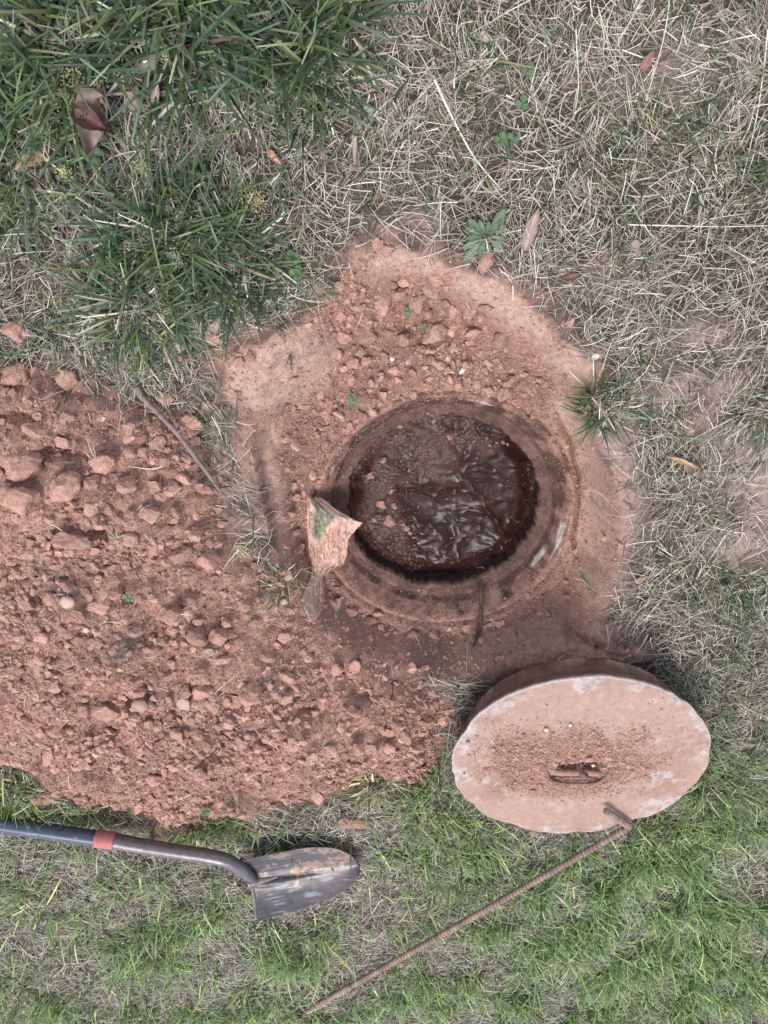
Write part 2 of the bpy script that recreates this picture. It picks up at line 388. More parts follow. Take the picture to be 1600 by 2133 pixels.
SPEC = [  # prominent single lumps
    (38, 685, 50, .95, 'rounded pink clay lump alone in the grass left of the big green tuft'),
    (1012, 541, 40, 1.2, 'pale knobbly clay lump touching the broad-leaved weed at the pit edge'),
    (386, 742, 32, .8, 'small clay lump at the lower fringe of the big green tuft'),
    (446, 703, 36, .9, 'clay lump by the curled grey leaf at the edge of the dry grass'),
    (404, 874, 42, .85, 'dark red clay lump just right of the fallen stick'),
    (36, 1580, 62, .65, 'broad red clay lump at the lower left edge of the heap'),
    (95, 1658, 78, .45, 'flat wide red clay lump directly above the blue shovel handle'),
    (740, 1705, 78, .45, 'flattened reddish clay clump in the grass above the shovel blade'),
    (1435, 893, 22, 1.2, 'small orange-brown clay lump lying in dry grass right of the green tuft'),
    (60, 335, 60, .6, 'crumbly orange-brown clay mound among green grass near the seedy weed'),
    (375, 1036, 0, 0, ''),
    (660, 1500, 0, 0, '')]
for px, py, w, a, lab in SPEC:
    if not w: continue
    p = hit(px, py); add_clod(p, w / px_per_m(p), a, rz=RS.uniform(-.4, .4), label=lab, sink=.2)
zone = [(lambda x, y: y < 900 and x < 260, 'clay lump in the upper left end of the heap below the grass'),
        (lambda x, y: x < 260 and y < 1150, 'clay lump on the left shoulder of the heap near the dark hollow'),
        (lambda x, y: y < 1060, 'clay lump on the heap beside the fallen stick'),
        (lambda x, y: y < 1250, 'clay lump on the heap facing the left channel of the pit'),
        (lambda x, y: x < 300 and y < 1420, 'clay lump on the left flank of the heap near the smooth pink cobble'),
        (lambda x, y: y < 1420, 'clay lump on the middle of the heap below the plastic scrap'),
        (lambda x, y: x < 450, 'clay lump low on the heap above the shovel handle'),
        (lambda x, y: True, 'clay lump on the heap tail that points to the lid')]
sizes = ('small', 'medium', 'large')
def zlabel(px, py, w):
    for f, t in zone:
        if f(px, py): break
    return sizes[0 if w < .032 else 1 if w < .06 else 2] + ' red ' + t
for (x, y, w, a) in A7:
    px, py = x / 2.286, 640 + y / 2.286; p = hit(px, py); w = w / 2.286 / px_per_m(p)
    lb = zlabel(px, py, w); add_clod(p, w, a, RS.uniform(-.5, .5), label=lb, group=lb.split(' red ')[1].replace('lump', 'lumps', 1))
for (x, y, w, a) in A8:
    px, py = x / 1.684, 1200 + y / 1.684; p = hit(px, py); w = w / 1.684 / px_per_m(p)
    lb = zlabel(px, py, w); add_clod(p, w, a, RS.uniform(-.5, .5), label=lb, group=lb.split(' red ')[1].replace('lump', 'lumps', 1))
for (px, py, w, a) in PITC:
    p = hit(px, py); w = w / px_per_m(p)
    t = 'above the opening' if py < 830 else 'beside the riser right side' if px > 1100 else 'below the opening'
    add_clod(p, w, a, RS.uniform(-.5, .5), label=sizes[0 if w < .025 else 1 if w < .04 else 2] + ' red clay lump in the pit ' + t, group='clay lumps in the pit ' + t, sink=.2)
n_named = len(placed)
# further clods between them
tries = 0; cand = []
while len(placed) < 285 and tries < 20000:
    tries += 1
    px, py = RS.uniform(-30, 960), RS.uniform(740, 1740)
    if RS.rand() < .22: px, py = RS.uniform(680, 1100), RS.uniform(580, 810)
    q = unp(px, py, .1 if px < 600 else 0)
    x, y = q[0], q[1]
    a1 = np.array([x]); b1 = np.array([y])
    if samp(SOILM, a1, b1)[0] < .9 or samp(SMO, a1, b1)[0] > .3 or samp(DRR, a1, b1)[0] < R_LIP + .03: continue
    w = .018 + .026 * RS.rand() ** 2.2
    if px > 620 and py < 900: w *= .7
    if any((x - u) ** 2 + (y - v) ** 2 < (r * .8 + w * .4) ** 2 for u, v, r in placed): continue
    if px > 620 and py < 900: lb = 'small crumbly red clay lump scattered in the pit above the opening'; gp = 'clay lumps in the pit above the opening'
    else: lb = zlabel(px, py, w); gp = lb.split(' red ')[1].replace('lump', 'lumps', 1)
    add_clod((x, y), w, RS.uniform(.6, 1), None, label=lb, group=gp, sink=.25)

# smooth stones in the heap
def stone(px, py, w, asp, colr, lab, flat=.8):
    V, F = clod_mesh(px, 3, .7, True)
    m = mat('stone', color=colr, rough=.6, nscale=30, nvar=.12, bump=.25, bscale=300, bdist=.0006)
    o = mesh_np('pebble', V, F, None, True, [m]); me = o.data; bpy.data.objects.remove(o)
    p = hit(px, py); add_clod(p, w / px_per_m(p), asp, .3, mesh=me, sink=.1, label=lab, name='pebble', cat='pebble', flat=flat)
stone(144, 1250, 30, .9, (.44, .29, .24), 'smooth rounded pink pebble high on the heap')
stone(180, 1310, 13, 1, (.55, .36, .3), 'tiny smooth pink pebble just below the rounded pink one')
stone(383, 1465, 28, 1, (.36, .25, .21), 'flat greyish brown round pebble in the lower heap', .4)
stone(294, 1465, 33, .9, (.33, .20, .155), 'rounded tan cobble beside the dark crumb in the lower heap')
stone(158, 1250 + 20, 1, 1, (.5, .3, .25), 'x') if False else None
stone(816, 748, 11, .8, (.62, .6, .6), 'small white stone chip in the pit above the opening', .5)
stone(938, 773, 10, .9, (.6, .52, .44), 'small cream stone chip beside the thin white shard in the pit', .6)
stone(1240, 742, 16, .9, (.66, .56, .5), 'pale quartz chip at the tip of the smooth dusty band', .5)
stone(212, 872, 18, .6, (.42, .36, .34), 'small grey stone on the heap left of the stick', .6)
stone(215, 1240, 1, 1, (.5, .3, .25), 'x') if False else None

def scatter_rocks(name, P, S, base, tone, label, cat, mats=(M_clod,), colr=CLAY):
    """many small lumps in one mesh (too many to count)"""
    n = len(P); V = []; F = []; C = []
    off = 0
    ids = RS.randint(len(base), size=n)
    for b, (bv, bf) in enumerate(base):
        k = np.where(ids == b)[0]
        if not len(k): continue
        a = RS.rand(len(k)) * 6.283; ca, sa = np.cos(a), np.sin(a)
        asp = RS.uniform(.5, 1.15, (len(k), 3))
        v = bv[None] * asp[:, None, :] * S[k][:, None, None]
        t = RS.uniform(-.7, .7, len(k)); ct, st = np.cos(t), np.sin(t)
        y2 = v[..., 1] * ct[:, None] - v[..., 2] * st[:, None]; z2 = v[..., 1] * st[:, None] + v[..., 2] * ct[:, None]
        w = np.stack([v[..., 0] * ca[:, None] - y2 * sa[:, None], v[..., 0] * sa[:, None] + y2 * ca[:, None], z2], -1) + P[k][:, None, :]
        f = bf[None] + (np.arange(len(k)) * len(bv))[:, None, None] + off
        V.append(w.reshape(-1, 3)); F.append(f.reshape(-1, 3)); off += len(k) * len(bv)
        C.append(np.repeat(tone[k], len(bv))[:, None] * np.ones(3))
    C = np.concatenate(C) * colr
    o = mesh_np(name, np.concatenate(V), np.concatenate(F), C, False, list(mats))
    return tag(o, label, cat, kind='stuff')

def smp_world(n, x0=-2.1, x1=2.0, y0=-3.8, y1=.6, soil=False):
    if soil: x0, x1, y0, y1 = -1.45, .62, -1.95, -.1
    return RS.uniform(x0, x1, n), RS.uniform(y0, y1, n)
# medium lumps
B2 = [clod_mesh(100 + s, 3, .75, cuts=9) for s in range(10)]; B1 = [clod_mesh(200 + s, 1, .8, cuts=5) for s in range(8)]
import bmesh
def ico0(seed):
    r = np.random.RandomState(seed); bm = bmesh.new(); bmesh.ops.create_icosphere(bm, subdivisions=1, radius=1)
    V = np.array([v.co[:] for v in bm.verts]); F = np.array([[v.index for v in f.verts] for f in bm.faces]); bm.free()
    V *= r.uniform(.75, 1.15, (len(V), 1)); return V, F
B0 = [ico0(s) for s in range(6)]
def crumbs_on(n, smin, smax, pw, dens):
    x, y = smp_world(n, soil=True); keep = RS.rand(n) < dens(x, y); x, y = x[keep], y[keep]
    s = smin + (smax - smin) * RS.rand(len(x)) ** pw
    z = samp(TOP, x, y) + s * .25
    return np.stack([x, y, z], 1), s
def dens_c(kp, kq, ks, kh, floor=.04):
    def f(x, y):
        ps = samp(PS, x, y); sp = samp(SP, x, y); sm = samp(SMO, x, y); dr = samp(DRR, x, y)
        n = np.clip(.42 + 1.9 * fbm(x, y, 9, 4, 5), floor, 1)
        d = np.where(ps > -.01, kp, 0) * n
        d = np.maximum(d, np.where(sp > .005, kq * n * (1 - sm) + ks * sm, 0))
        d = np.maximum(d, kh * smooth(-.16, 0, ps) * n)
        d = np.maximum(d, kh * .6 * smooth(-.06, 0, sp) * n)
        return np.where(dr < R_LIP + .004, 0, d)
    return f
P, S = crumbs_on(36000, .0042, .0150, 2.6, dens_c(.9, .55, .0, .03, .12))
P[:, 2] += .001
print('lumps', len(P)); scatter_rocks('clay_lumps', P, S, B2, np.clip(1.02 + .16 * RS.randn(len(P)) + .2 * fbm(P[:, 0], P[:, 1], 7, 3, 77), .5, 1.5), 'countless small red clay lumps strewn over the heap and pit', 'clay lumps')
P, S = crumbs_on(600000, .0008, .0020, 1.2, dens_c(1, .9, .06, .06, .45))
scatter_rocks('clay_grit', P, S, B0, RS.uniform(.75, 1.3, len(P)), 'finest red clay grit dusting the heap and the pit floor', 'clay grit')
P, S = crumbs_on(230000, .0016, .0050, 2.2, dens_c(1, 1, .03, .08, .4))
scatter_rocks('clay_crumbs', P, S, B1, RS.uniform(.75, 1.25, len(P)), 'fine crumbs of red clay sprinkled over heap, pit and nearby grass', 'clay crumbs')

# ------------------------------------------------------------------ grass
def ribbons(name, base, az, lean, curl, L, Wd, c0, c1, K=4, fold=.25, mats=(), twist=None, follow=False, cut=.3, tag_=None, parent=None):
    """leaf blades: base (n,3); az heading; lean from vertical at the foot; curl added along it"""
    n = len(az); k = np.arange(K + 1) / K
    ang = lean[:, None] + curl[:, None] * k[None]
    ds = (L / K)[:, None]
    azk = az[:, None] + (0 if twist is None else twist[:, None]) * k[None]
    hor = np.sin(ang) * ds; ver = np.cos(ang) * ds
    px = base[:, 0:1] + np.concatenate([np.zeros((n, 1)), np.cumsum(hor[:, :-1] * np.cos(azk[:, :-1]), 1)], 1)
    py = base[:, 1:2] + np.concatenate([np.zeros((n, 1)), np.cumsum(hor[:, :-1] * np.sin(azk[:, :-1]), 1)], 1)
    pz = base[:, 2:3] + np.concatenate([np.zeros((n, 1)), np.cumsum(ver[:, :-1], 1)], 1)
    gz = samp(TOPC, px.ravel(), py.ravel()).reshape(px.shape)
    pz = np.maximum(pz, gz + .0015)
    wp = np.minimum(1, (.55 + 1.6 * k)) * np.clip((1 - k) ** .55 + cut * (k > .99), 0, 1)
    hw = Wd[:, None] * wp[None] * .5
    sx = -np.sin(azk) * hw; sy = np.cos(azk) * hw
    up = fold * hw
    a = np.stack([px - sx, py - sy, pz + up], -1); b = np.stack([px, py, pz], -1); c = np.stack([px + sx, py + sy, pz + up], -1)
    V = np.stack([a, b, c], 2)                                   # n,K+1,3,3
    idx = np.arange(n)[:, None] * ((K + 1) * 3) + np.arange(K)[None] * 3
    F = np.concatenate([np.stack([idx, idx + 1, idx + 4, idx + 3], -1).reshape(-1, 4), np.stack([idx + 1, idx + 2, idx + 5, idx + 4], -1).reshape(-1, 4)])
    col = c0[:, None, :] * (1 - k[None, :, None]) + c1[:, None, :] * k[None, :, None]
    col = np.repeat(col[:, :, None, :], 3, 2).reshape(-1, 3)
    return mesh_np(name, V.reshape(-1, 3), F, col, True, list(mats), parent=parent)

G1 = np.array([.030, .060, .026]); G2 = np.array([.105, .150, .045]); G3 = np.array([.062, .102, .064]); G4 = np.array([.20, .215, .13])
S1 = np.array([.52, .465, .395]); S2 = np.array([.33, .25, .19]); S3 = np.array([.13, .095, .075]); S4 = np.array([.42, .43, .33])
def greens(n, lively=.3, bluish=.4):
    r = RS.rand(n, 1); c = G1 * (1 - r) + G2 * r
    b = (RS.rand(n, 1) < bluish); c = np.where(b, G3 * RS.uniform(.7, 1.4, (n, 1)), c)
    y = (RS.rand(n, 1) < lively * .35); c = np.where(y, G4 * RS.uniform(.6, 1.1, (n, 1)), c)
    return c * RS.uniform(.8, 1.3, (n, 1))
def straws(n):
    r = RS.rand(n, 1); c = np.where(r < .5, S1, np.where(r < .78, S2, np.where(r < .88, S3, S4)))
    return c * np.exp(np.clip(.34 * RS.randn(n, 1) - .12, -.9, .35))

GB = [(300, -15, 480, 75, 1.0), (15, 180, 75, 230, .8), (60, 560, 150, 170, .65), (330, 480, 200, 110, .45), (330, 640, 150, 100, .5), (650, 70, 130, 80, 1.),
      (650, 380, 130, 130, .35), (640, 560, 60, 80, .3), (1000, 110, 70, 60, .3), (1060, 260, 90, 130, .3), (1200, 300, 80, 80, .25), (1360, 300, 150, 70, .45),
      (1530, 320, 70, 60, .4), (1540, 150, 60, 60, .1), (1590, 850, 60, 60, .7), (1520, 890, 60, 50, .35), (1400, 1180, 80, 50, .3), (1520, 1230, 80, 50, .5),
      (1570, 1420, 130, 190, 1.1), (1550, 1650, 150, 200, 1.1), (1480, 1330, 70, 50, .5), (1300, 1880, 380, 160, 1.2), (1100, 1770, 220, 70, 1.2), (900, 1640, 90, 80, .9),
      (1250, 2060, 450, 100, 1.1), (500, 1890, 230, 80, .5), (320, 1960, 110, 60, .9), (620, 1985, 110, 60, .8), (100, 1900, 130, 80, .5), (100, 2070, 230, 80, .6),
      (600, 2110, 300, 60, .6), (30, 1640, 90, 70, .9), (400, 1700, 130, 35, .6), (980, 1430, 60, 40, .6), (760, 1660, 80, 40, .6), (820, 1780, 120, 60, .45),
      (900, 1900, 60, 60, .6), (350, 2100, 60, 50, .6), (20, 1500, 40, 40, .6), (1700, 1800, 200, 500, .8), (-150, 1900, 200, 400, .6), (-100, 300, 200, 500, .8), (300, 1850, 200, 80, .2)]
def gdens(x, y):
    px, py = proj(x, y); d = np.zeros_like(x)
    for cx, cy, rx, ry, w in GB:
        d = np.maximum(d, w * np.exp(-(((px - cx) / rx) ** 2 + ((py - cy) / ry) ** 2) ** 1.3))
    d = np.maximum(d, .17 * smooth(-.2, .3, fbm(x, y, 5, 3, 36)) + .05)
    d = np.where(py > 2180, .6, d)
    cl = smooth(-.12, .32, fbm(x, y, 11, 3, 31) + .0)
    return np.clip(d * (.12 + 1.3 * cl), 0, 1.3), px, py

LCX, LCY = unp(1206, 1592, .128)[:2]
def bare(x, y): return samp(SOILM, x, y)

n = 380000; x, y = smp_world(n)
d, px, py = gdens(x, y)
soil = bare(x, y)
# sparser outside what the picture frames
vis = (px > -150) & (px < 1750) & (py > -120) & (py < 2260)
keep = (RS.rand(n) < d * .62 * np.where(vis, 1, .4)) & (soil < .25) & (np.hypot(x - LCX, y - LCY - .01) > .272)
x, y, px, py, d = x[keep], y[keep], px[keep], py[keep], d[keep]; n = len(x)
az = RS.rand(n) * 6.283
# neighbouring blades fan out of common crowns
cu = np.round(x / .05) * .05; cv = np.round(y / .05) * .05
az2 = np.arctan2(y - cv + .01 * RS.randn(n), x - cu + .01 * RS.randn(n)); az = np.where(RS.rand(n) < .65, az2, az)
big = smooth(500, 0, py) * (px < 820)
far = smooth(1300, 1900, py)
L = (.035 + .05 * RS.rand(n)) * (1 + .8 * big + .25 * far); Wd = (.0022 + .0026 * RS.rand(n)) * (1 + .75 * big + .55 * far)
c = greens(n, .35 + .4 * 0, .4); low = smooth(1300, 1800, py)[:, None]; c = c * (1 + low * np.array([1.15, 1.3, .55])) * np.exp(.35 * RS.randn(n, 1))
c0 = c * np.array([.8, .7, .5]); tip = np.where(RS.rand(n, 1) < .3 + .25 * low, S4 * 1.1, c * 1.15)
o = ribbons('green_grass', np.stack([x, y, samp(TOP, x, y) - .002], 1), az, RS.uniform(.2, 1.35, n), RS.uniform(.2, 1.1, n), L, Wd, c0, c * .75 + tip * .25, 4, .3, [M_grass])
tag(o, 'green lawn grass growing in ragged patches around the dig', 'grass', kind='stuff')
print('green blades', n)

# dead straw, nearly flat
def straw_set(name, n, Lr, Wr, zr, label, dens, K=4, cols=straws, m=M_straw, pitch=.12):
    x, y = smp_world(n); px, py = proj(x, y)
    vis = (px > -150) & (px < 1750) & (py > -120) & (py < 2260)
    keep = (RS.rand(n) < dens(x, y, px, py) * np.where(vis, 1, .35)) & (np.hypot(x - LCX, y - LCY - .01) > .268)
    x, y = x[keep], y[keep]; n = len(x)
    az = np.where(RS.rand(n) < .55, 5 * fbm(x, y, 4, 2, 48) + .55 * RS.randn(n) + 3.14 * (RS.rand(n) < .5), RS.rand(n) * 6.283); L = Lr[0] + (Lr[1] - Lr[0]) * RS.rand(n) ** 1.6; Wd = RS.uniform(*Wr, n)
    k = np.arange(K + 1) / K
    tw = RS.randn(n) * .35; kink = (RS.rand(n) < .3) * RS.uniform(-.9, .9, n); kk = RS.randint(1, K, n)
    a = az[:, None] + tw[:, None] * k[None] + kink[:, None] * (np.arange(K + 1)[None] >= kk[:, None])
    ds = (L / K)[:, None]
    X_ = x[:, None] + np.concatenate([np.zeros((n, 1)), np.cumsum(ds * np.cos(a[:, :-1]), 1)], 1)
    Y_ = y[:, None] + np.concatenate([np.zeros((n, 1)), np.cumsum(ds * np.sin(a[:, :-1]), 1)], 1)
    base = samp(TOPC, X_.ravel(), Y_.ravel()).reshape(X_.shape)
    zo = RS.uniform(*zr, n)[:, None] + (RS.randn(n) * pitch * L)[:, None] * (k[None] - .5)
    smb = base.mean(1)[:, None] * .6 + base * .4
    Z_ = np.maximum(smb + zo, base + .001)
    hw = (Wd / 2)[:, None] * (1 - .6 * k[None] ** 3)
    roll = RS.uniform(-.9, .9, n)[:, None]
    sx = -np.sin(a) * hw * np.cos(roll); sy = np.cos(a) * hw * np.cos(roll); sz = hw * np.sin(roll)
    A = np.stack([X_ - sx, Y_ - sy, Z_ - sz], -1); B = np.stack([X_ + sx, Y_ + sy, Z_ + sz], -1); Mi = np.stack([X_, Y_, Z_ + hw * .45], -1)
    V = np.stack([A, Mi, B], 2)
    idx = np.arange(n)[:, None] * ((K + 1) * 3) + np.arange(K)[None] * 3
    F = np.concatenate([np.stack([idx, idx + 1, idx + 4, idx + 3], -1).reshape(-1, 4), np.stack([idx + 1, idx + 2, idx + 5, idx + 4], -1).reshape(-1, 4)])
    c = cols(n); col = np.repeat(c, (K + 1) * 3, 0)
    o = mesh_np(name, V.reshape(-1, 3), F, col, True, [m]); print(name, n)
    return tag(o, label, 'dead grass', kind='stuff')
def sdens(x, y, px, py):
    s = bare(x, y); sp = samp(SP, x, y); ps = samp(PS, x, y)
    n1 = fbm(x, y, 9, 3, 41)
    d = .75 + .5 * n1
    for cx, cy, rx, ry, w in ((1450, 810, 90, 50, .75), (1600, 1010, 90, 110, .8), (1275, 900, 50, 60, .8), (1300, 1080, 45, 150, .8), (1540, 1165, 70, 45, .7), (1480, 700, 50, 40, .5),
                              (880, 470, 90, 45, .8), (450, 900, 60, 130, .6), (500, 1080, 50, 100, .55), (220, 30, 500, 90, .6)):
        d = d * (1 - w * np.exp(-(((px - cx) / rx) ** 2 + ((py - cy) / ry) ** 2)))
    d = d * (1 - smooth(-.05, .02, sp + .02 * fbm(x, y, 20, 2, 8))) * (1 - .985 * smooth(-.06, .01, ps))
    return np.clip(d, 0, 1)
straw_set('dead_grass', 400000, (.015, .080), (.0006, .0018), (.001, .020), 'pale bleached straw of dead grass matted over the lawn soil', sdens)
straw_set('grass_thatch', 330000, (.006, .03), (.0007, .0018), (0, .006), 'short brown clippings and thatch lying low on the soil', sdens,
          K=2, cols=lambda n: straws(n) * RS.uniform(.25, .75, (n, 1)))
straw_set('loose_straw', 21000, (.01, .05), (.0006, .0015), (.002, .008), 'single pale straws and clippings dropped on the clay', 
          lambda x, y, px, py: np.where((bare(x, y) > .5) & (samp(DRR, x, y) > R_LIP + .02), .28, 0) * (1 - .8 * samp(SMO, x, y)), K=3)

# single tufts
def tuft(px, py, r, nb, L, Wd, label, bl=.35, bri=1.0, z=None, lean=(.25, 1.25), group=None, dead=.15):
    p = hit(px, py); e = empty('grass_tuft', (p[0], p[1], p[2]))
    Wd = Wd * 1.2; nb = int(nb * (.5 if py < 720 else .62)); r = r * 1.15; dead = max(dead, .28)
    def blades(nm, nb, cols, m, ln, ll):
        rr = r * np.sqrt(RS.rand(nb)); th = RS.rand(nb) * 6.283
        bx = p[0] + rr * np.cos(th); by = p[1] + rr * np.sin(th)
        az = th + RS.randn(nb) * 1.0
        lean_ = ln[0] + (ln[1] - ln[0]) * (rr / r) * RS.uniform(.6, 1, nb)
        c = cols(nb) * np.exp(.3 * RS.randn(nb, 1)) * (1 if py < 1500 else np.array([1.35, 1.4, .95]))
        o = ribbons(nm, np.stack([bx, by, samp(TOP, bx, by) - .003], 1), az, lean_, RS.uniform(.2, .9, nb), ll * RS.uniform(.5, 1.1, nb), Wd * RS.uniform(.6, 1.2, nb),
                    c * np.array([.8, .7, .5]), c * 1.15, 5, .3, [m])
        o.parent = e; o.matrix_parent_inverse = Matrix.Translation((-p[0], -p[1], -p[2])); o['kind'] = 'stuff'
    blades('green_blades', nb, lambda k: greens(k, .3, bl) * bri, M_grass, lean, L)
    blades('dry_blades', max(8, int(nb * dead)), straws, M_straw, (.7, 1.5), L * .8)
    return tag(e, label, 'grass tuft', group)
tuft(1252, 845, .035, 190, .075, .0035, 'dark green grass tuft standing alone at the right rim of the pit', .5, .9)
tuft(330, 500, .075, 420, .13, .0052, 'big dark green tuft with long blades below the curled brown leaves', .4, .8)
tuft(480, 540, .07, 380, .12, .0048, 'dark dense tuft joined to the right side of the biggest tuft', .5, .75)
tuft(290, 640, .06, 300, .13, .0050, 'bright long-bladed tuft above the upper end of the stick', .25, 1.1)
tuft(430, 450, .06, 200, .11, .0045, 'dark tuft with yellowing blades right of the round green seed heads', .4, .8)
tuft(120, 90, .09, 420, .15, .0062, 'broad-bladed lush green clump in the top left corner', .45, .95)
tuft(380, 60, .09, 380, .15, .0062, 'blue-green coarse grass clump along the upper edge beside the corner clump', .7, .95)
tuft(620, 60, .09, 420, .13, .0055, 'dark green grass clump ending where the dry grass begins', .4, .75)
tuft(30, 330, .07, 260, .13, .0055, 'bright green clump at the left edge above the orange clay mound', .3, 1.1)
tuft(1355, 290, .05, 220, .055, .003, 'low olive green tuft in the dry grass right of the clover', .1, .9)
tuft(980, 130, .04, 140, .05, .003, 'small olive tuft in dry grass near the top', .1, .8)
tuft(1560, 350, .04, 110, .06, .003, 'yellow-green tuft at the right edge in dry grass', .1, 1)
tuft(1385, 1180, .03, 30, .07, .0055, 'sparse blue-green shoots with broad blades right of the channel', .8, 1.2)
tuft(1510, 1235, .045, 190, .07, .003, 'green tuft below the sparse blue-green shoots', .3, 1.0)
tuft(1590, 860, .04, 130, .08, .004, 'green tuft cut off by the right edge beside the bare pale soil', .4, 1.0)
tuft(585, 1215, .03, 80, .06, .0025, 'thin tuft at the heap foot beside the plastic scrap', .5, 1, dead=.8)
tuft(320, 1965, .07, 320, .10, .0045, 'bright green tuft in straw below the shovel socket', .2, 1.25)
tuft(640, 1975, .08, 300, .09, .0045, 'green tuft in straw below the shovel blade', .4, 1.1)
tuft(90, 1885, .08, 240, .09, .004, 'green tuft in straw below the blue shovel handle', .3, 1.1)
tuft(30, 1660, .05, 180, .10, .0045, 'bright green blades hanging over the blue shovel handle', .2, 1.3)
tuft(195, 1700, .05, 150, .08, .004, 'green tuft pressed against the handle left of the red band', .3, 1.2)
tuft(395, 1735, .045, 120, .07, .004, 'green tuft leaning over the metal shovel socket', .3, 1.2)
tuft(900, 1680, .07, 320, .10, .0042, 'lush green tuft between the heap tail and the lid', .3, 1.1)
tuft(770, 1640, .03, 40, .09, .006, 'broad yellow-green shoots at the foot of the heap tail', .1, 1.5)
tuft(1490, 1640, .09, 420, .10, .0042, 'lush green tuft right of the concrete lid', .3, 1.1)
tuft(1380, 1760, .09, 380, .11, .0042, 'bright green tuft below the lid right of the bar hook', .2, 1.25)
tuft(960, 1810, .08, 260, .10, .004, 'green tuft with dark base above the middle of the bar', .4, 1.0)
tuft(1450, 1900, .09, 330, .11, .004, 'tall yellow-green tuft far below the lid near the right side', .1, 1.3)
tuft(1190, 1990, .06, 60, .10, .007, 'pale broad-leaved shoots standing out of the lower grass', .8, 1.8)
tuft(30, 2080, .09, 300, .10, .004, 'bright green tuft in the lower left corner', .2, 1.3)

# long single stems
M_stem = mat('stem', attr=True, rough=.7, nscale=50, nvar=.12, spec=.3)
def tube(name, pts, rad, sides=8, col=None, m=None, caps=True, parent=None, smoothn=6, label=None, cat=None):
    """tapered tube along a smoothed polyline"""
    P = np.array(pts, float); rad = np.array(rad if hasattr(rad, '__len__') else [rad] * len(P), float)
    tt = np.arange(len(P)); tn = np.linspace(0, len(P) - 1, (len(P) - 1) * smoothn + 1)
    def cr(A):
        out = []
        for t in tn:
            i = min(int(t), len(A) - 2); f = t - i
            p0, p1, p2, p3 = A[max(i - 1, 0)], A[i], A[i + 1], A[min(i + 2, len(A) - 1)]
            out.append(.5 * ((2 * p1) + (-p0 + p2) * f + (2 * p0 - 5 * p1 + 4 * p2 - p3) * f * f + (-p0 + 3 * p1 - 3 * p2 + p3) * f ** 3))
        return np.array(out)
    Q = cr(P) if len(P) > 2 else np.array([P[0] * (1 - t) + P[1] * t for t in tn]); R = np.interp(tn, tt, rad)
    T = np.gradient(Q, axis=0); T /= np.linalg.norm(T, axis=1)[:, None] + 1e-9
    ref = np.array([0, 0, 1.0]) if abs(T[0][2]) < .9 else np.array([1.0, 0, 0])
    U = np.cross(T, ref); U /= np.linalg.norm(U, axis=1)[:, None] + 1e-9; Wv = np.cross(T, U)
    a = np.linspace(0, 2 * np.pi, sides, endpoint=False)
    V = Q[:, None] + R[:, None, None] * (np.cos(a)[None, :, None] * U[:, None] + np.sin(a)[None, :, None] * Wv[:, None])
    n = len(Q); V = V.reshape(-1, 3); i = np.arange(n - 1)[:, None] * sides; j = np.arange(sides)[None]; j2 = (j + 1) % sides
    F = [np.stack([i + j, i + j2, i + sides + j2, i + sides + j], -1).reshape(-1, 4)]
    if caps: F += [np.arange(sides)[::-1][None], (np.arange(sides) + (n - 1) * sides)[None]]
    o = mesh_np(name, V, F, None if col is None else np.tile(col, (len(V), 1)), True, [m] if m else [], parent=parent)
    if label: tag(o, label, cat)
    return o
STEM = [([(1042, 392), (990, 330), (945, 250), (905, 165)], .0013, .0034, (.56, .54, .42), 'thick pale seed stalk slanting above the broad-leaved weed'),
        ([(1602, 470), (1500, 472), (1400, 470), (1310, 468)], .0009, .0020, (.60, .55, .42), 'long straight pale stalk reaching in from the right edge'),
        ([(500, 78), (400, 70), (300, 68), (215, 62)], .0030, .0035, (.13, .22, .16), 'long horizontal blue-green blade in the upper grass'),
        ([(135, 150), (210, 122), (290, 95), (412, 58)], .0010, .0022, (.50, .50, .34), 'pale seedy stalk crossing below the blue-green blade'),
        ([(380, 115), (440, 140), (500, 172)], .0010, .0012, (.55, .53, .36), 'short pale stem left of the dark top clump'),
        ([(515, 115), (570, 138), (640, 165), (690, 195)], .0010, .0014, (.50, .52, .34), 'pale green stem arching under the dark top clump'),
        ([(1195, 250), (1205, 180), (1202, 110), (1200, 60)], .0009, .0020, (.50, .52, .42), 'thin pale stem standing upright right of the clover leaves'),
        ([(1345, 210), (1375, 110), (1390, 40), (1395, -10)], .0010, .0016, (.52, .52, .45), 'long pale stem running off the top edge'),
        ([(1545, 380), (1575, 250), (1590, 150), (1600, 60)], .0010, .0018, (.55, .56, .48), 'long whitish stem near the upper right corner'),
        ([(270, 330), (262, 270), (260, 210), (255, 150)], .0010, .0014, (.42, .44, .26), 'olive stem rising beside the curled brown leaf'),
        ([(60, 460), (150, 420), (230, 330), (330, 310)], .0010, .0013, (.44, .46, .30), 'curved green-brown stem looping under the curled leaf'),
        ([(1375, 975), (1420, 930), (1480, 895), (1540, 865)], .0009, .0013, (.55, .5, .36), 'thin tan stem slanting right of the small orange clay lump'),
        ([(5, 1762), (60, 1785), (120, 1800), (170, 1812)], .0011, .0013, (.6, .55, .42), 'pale straw stalk just below the blue shovel handle'),
        ([(855, 520), (800, 470), (770, 430)], .0008, .001, (.55, .45, .36), 'thin tan stalk at the pit top edge')]
for pts, r0, r1, c, lab in STEM:
    P = [];
    for i, (a, b) in enumerate(pts):
        q = hit(a, b); zz = q[2] + .014 + .006 * i / len(pts); P.append(unp(a, b, zz))
    if 'blade' in lab:
        tube('long_blade', P, [r0, r1, r0 * 1.1, r0 * .3], 5, np.array(c), M_grass, label=lab, cat='grass blade').scale = (1, 1, 1)
    else: tube('seed_stalk', P, np.linspace(r0, r1, len(P)) * .72, 6, np.array(c), M_stem, label=lab, cat='grass stem')

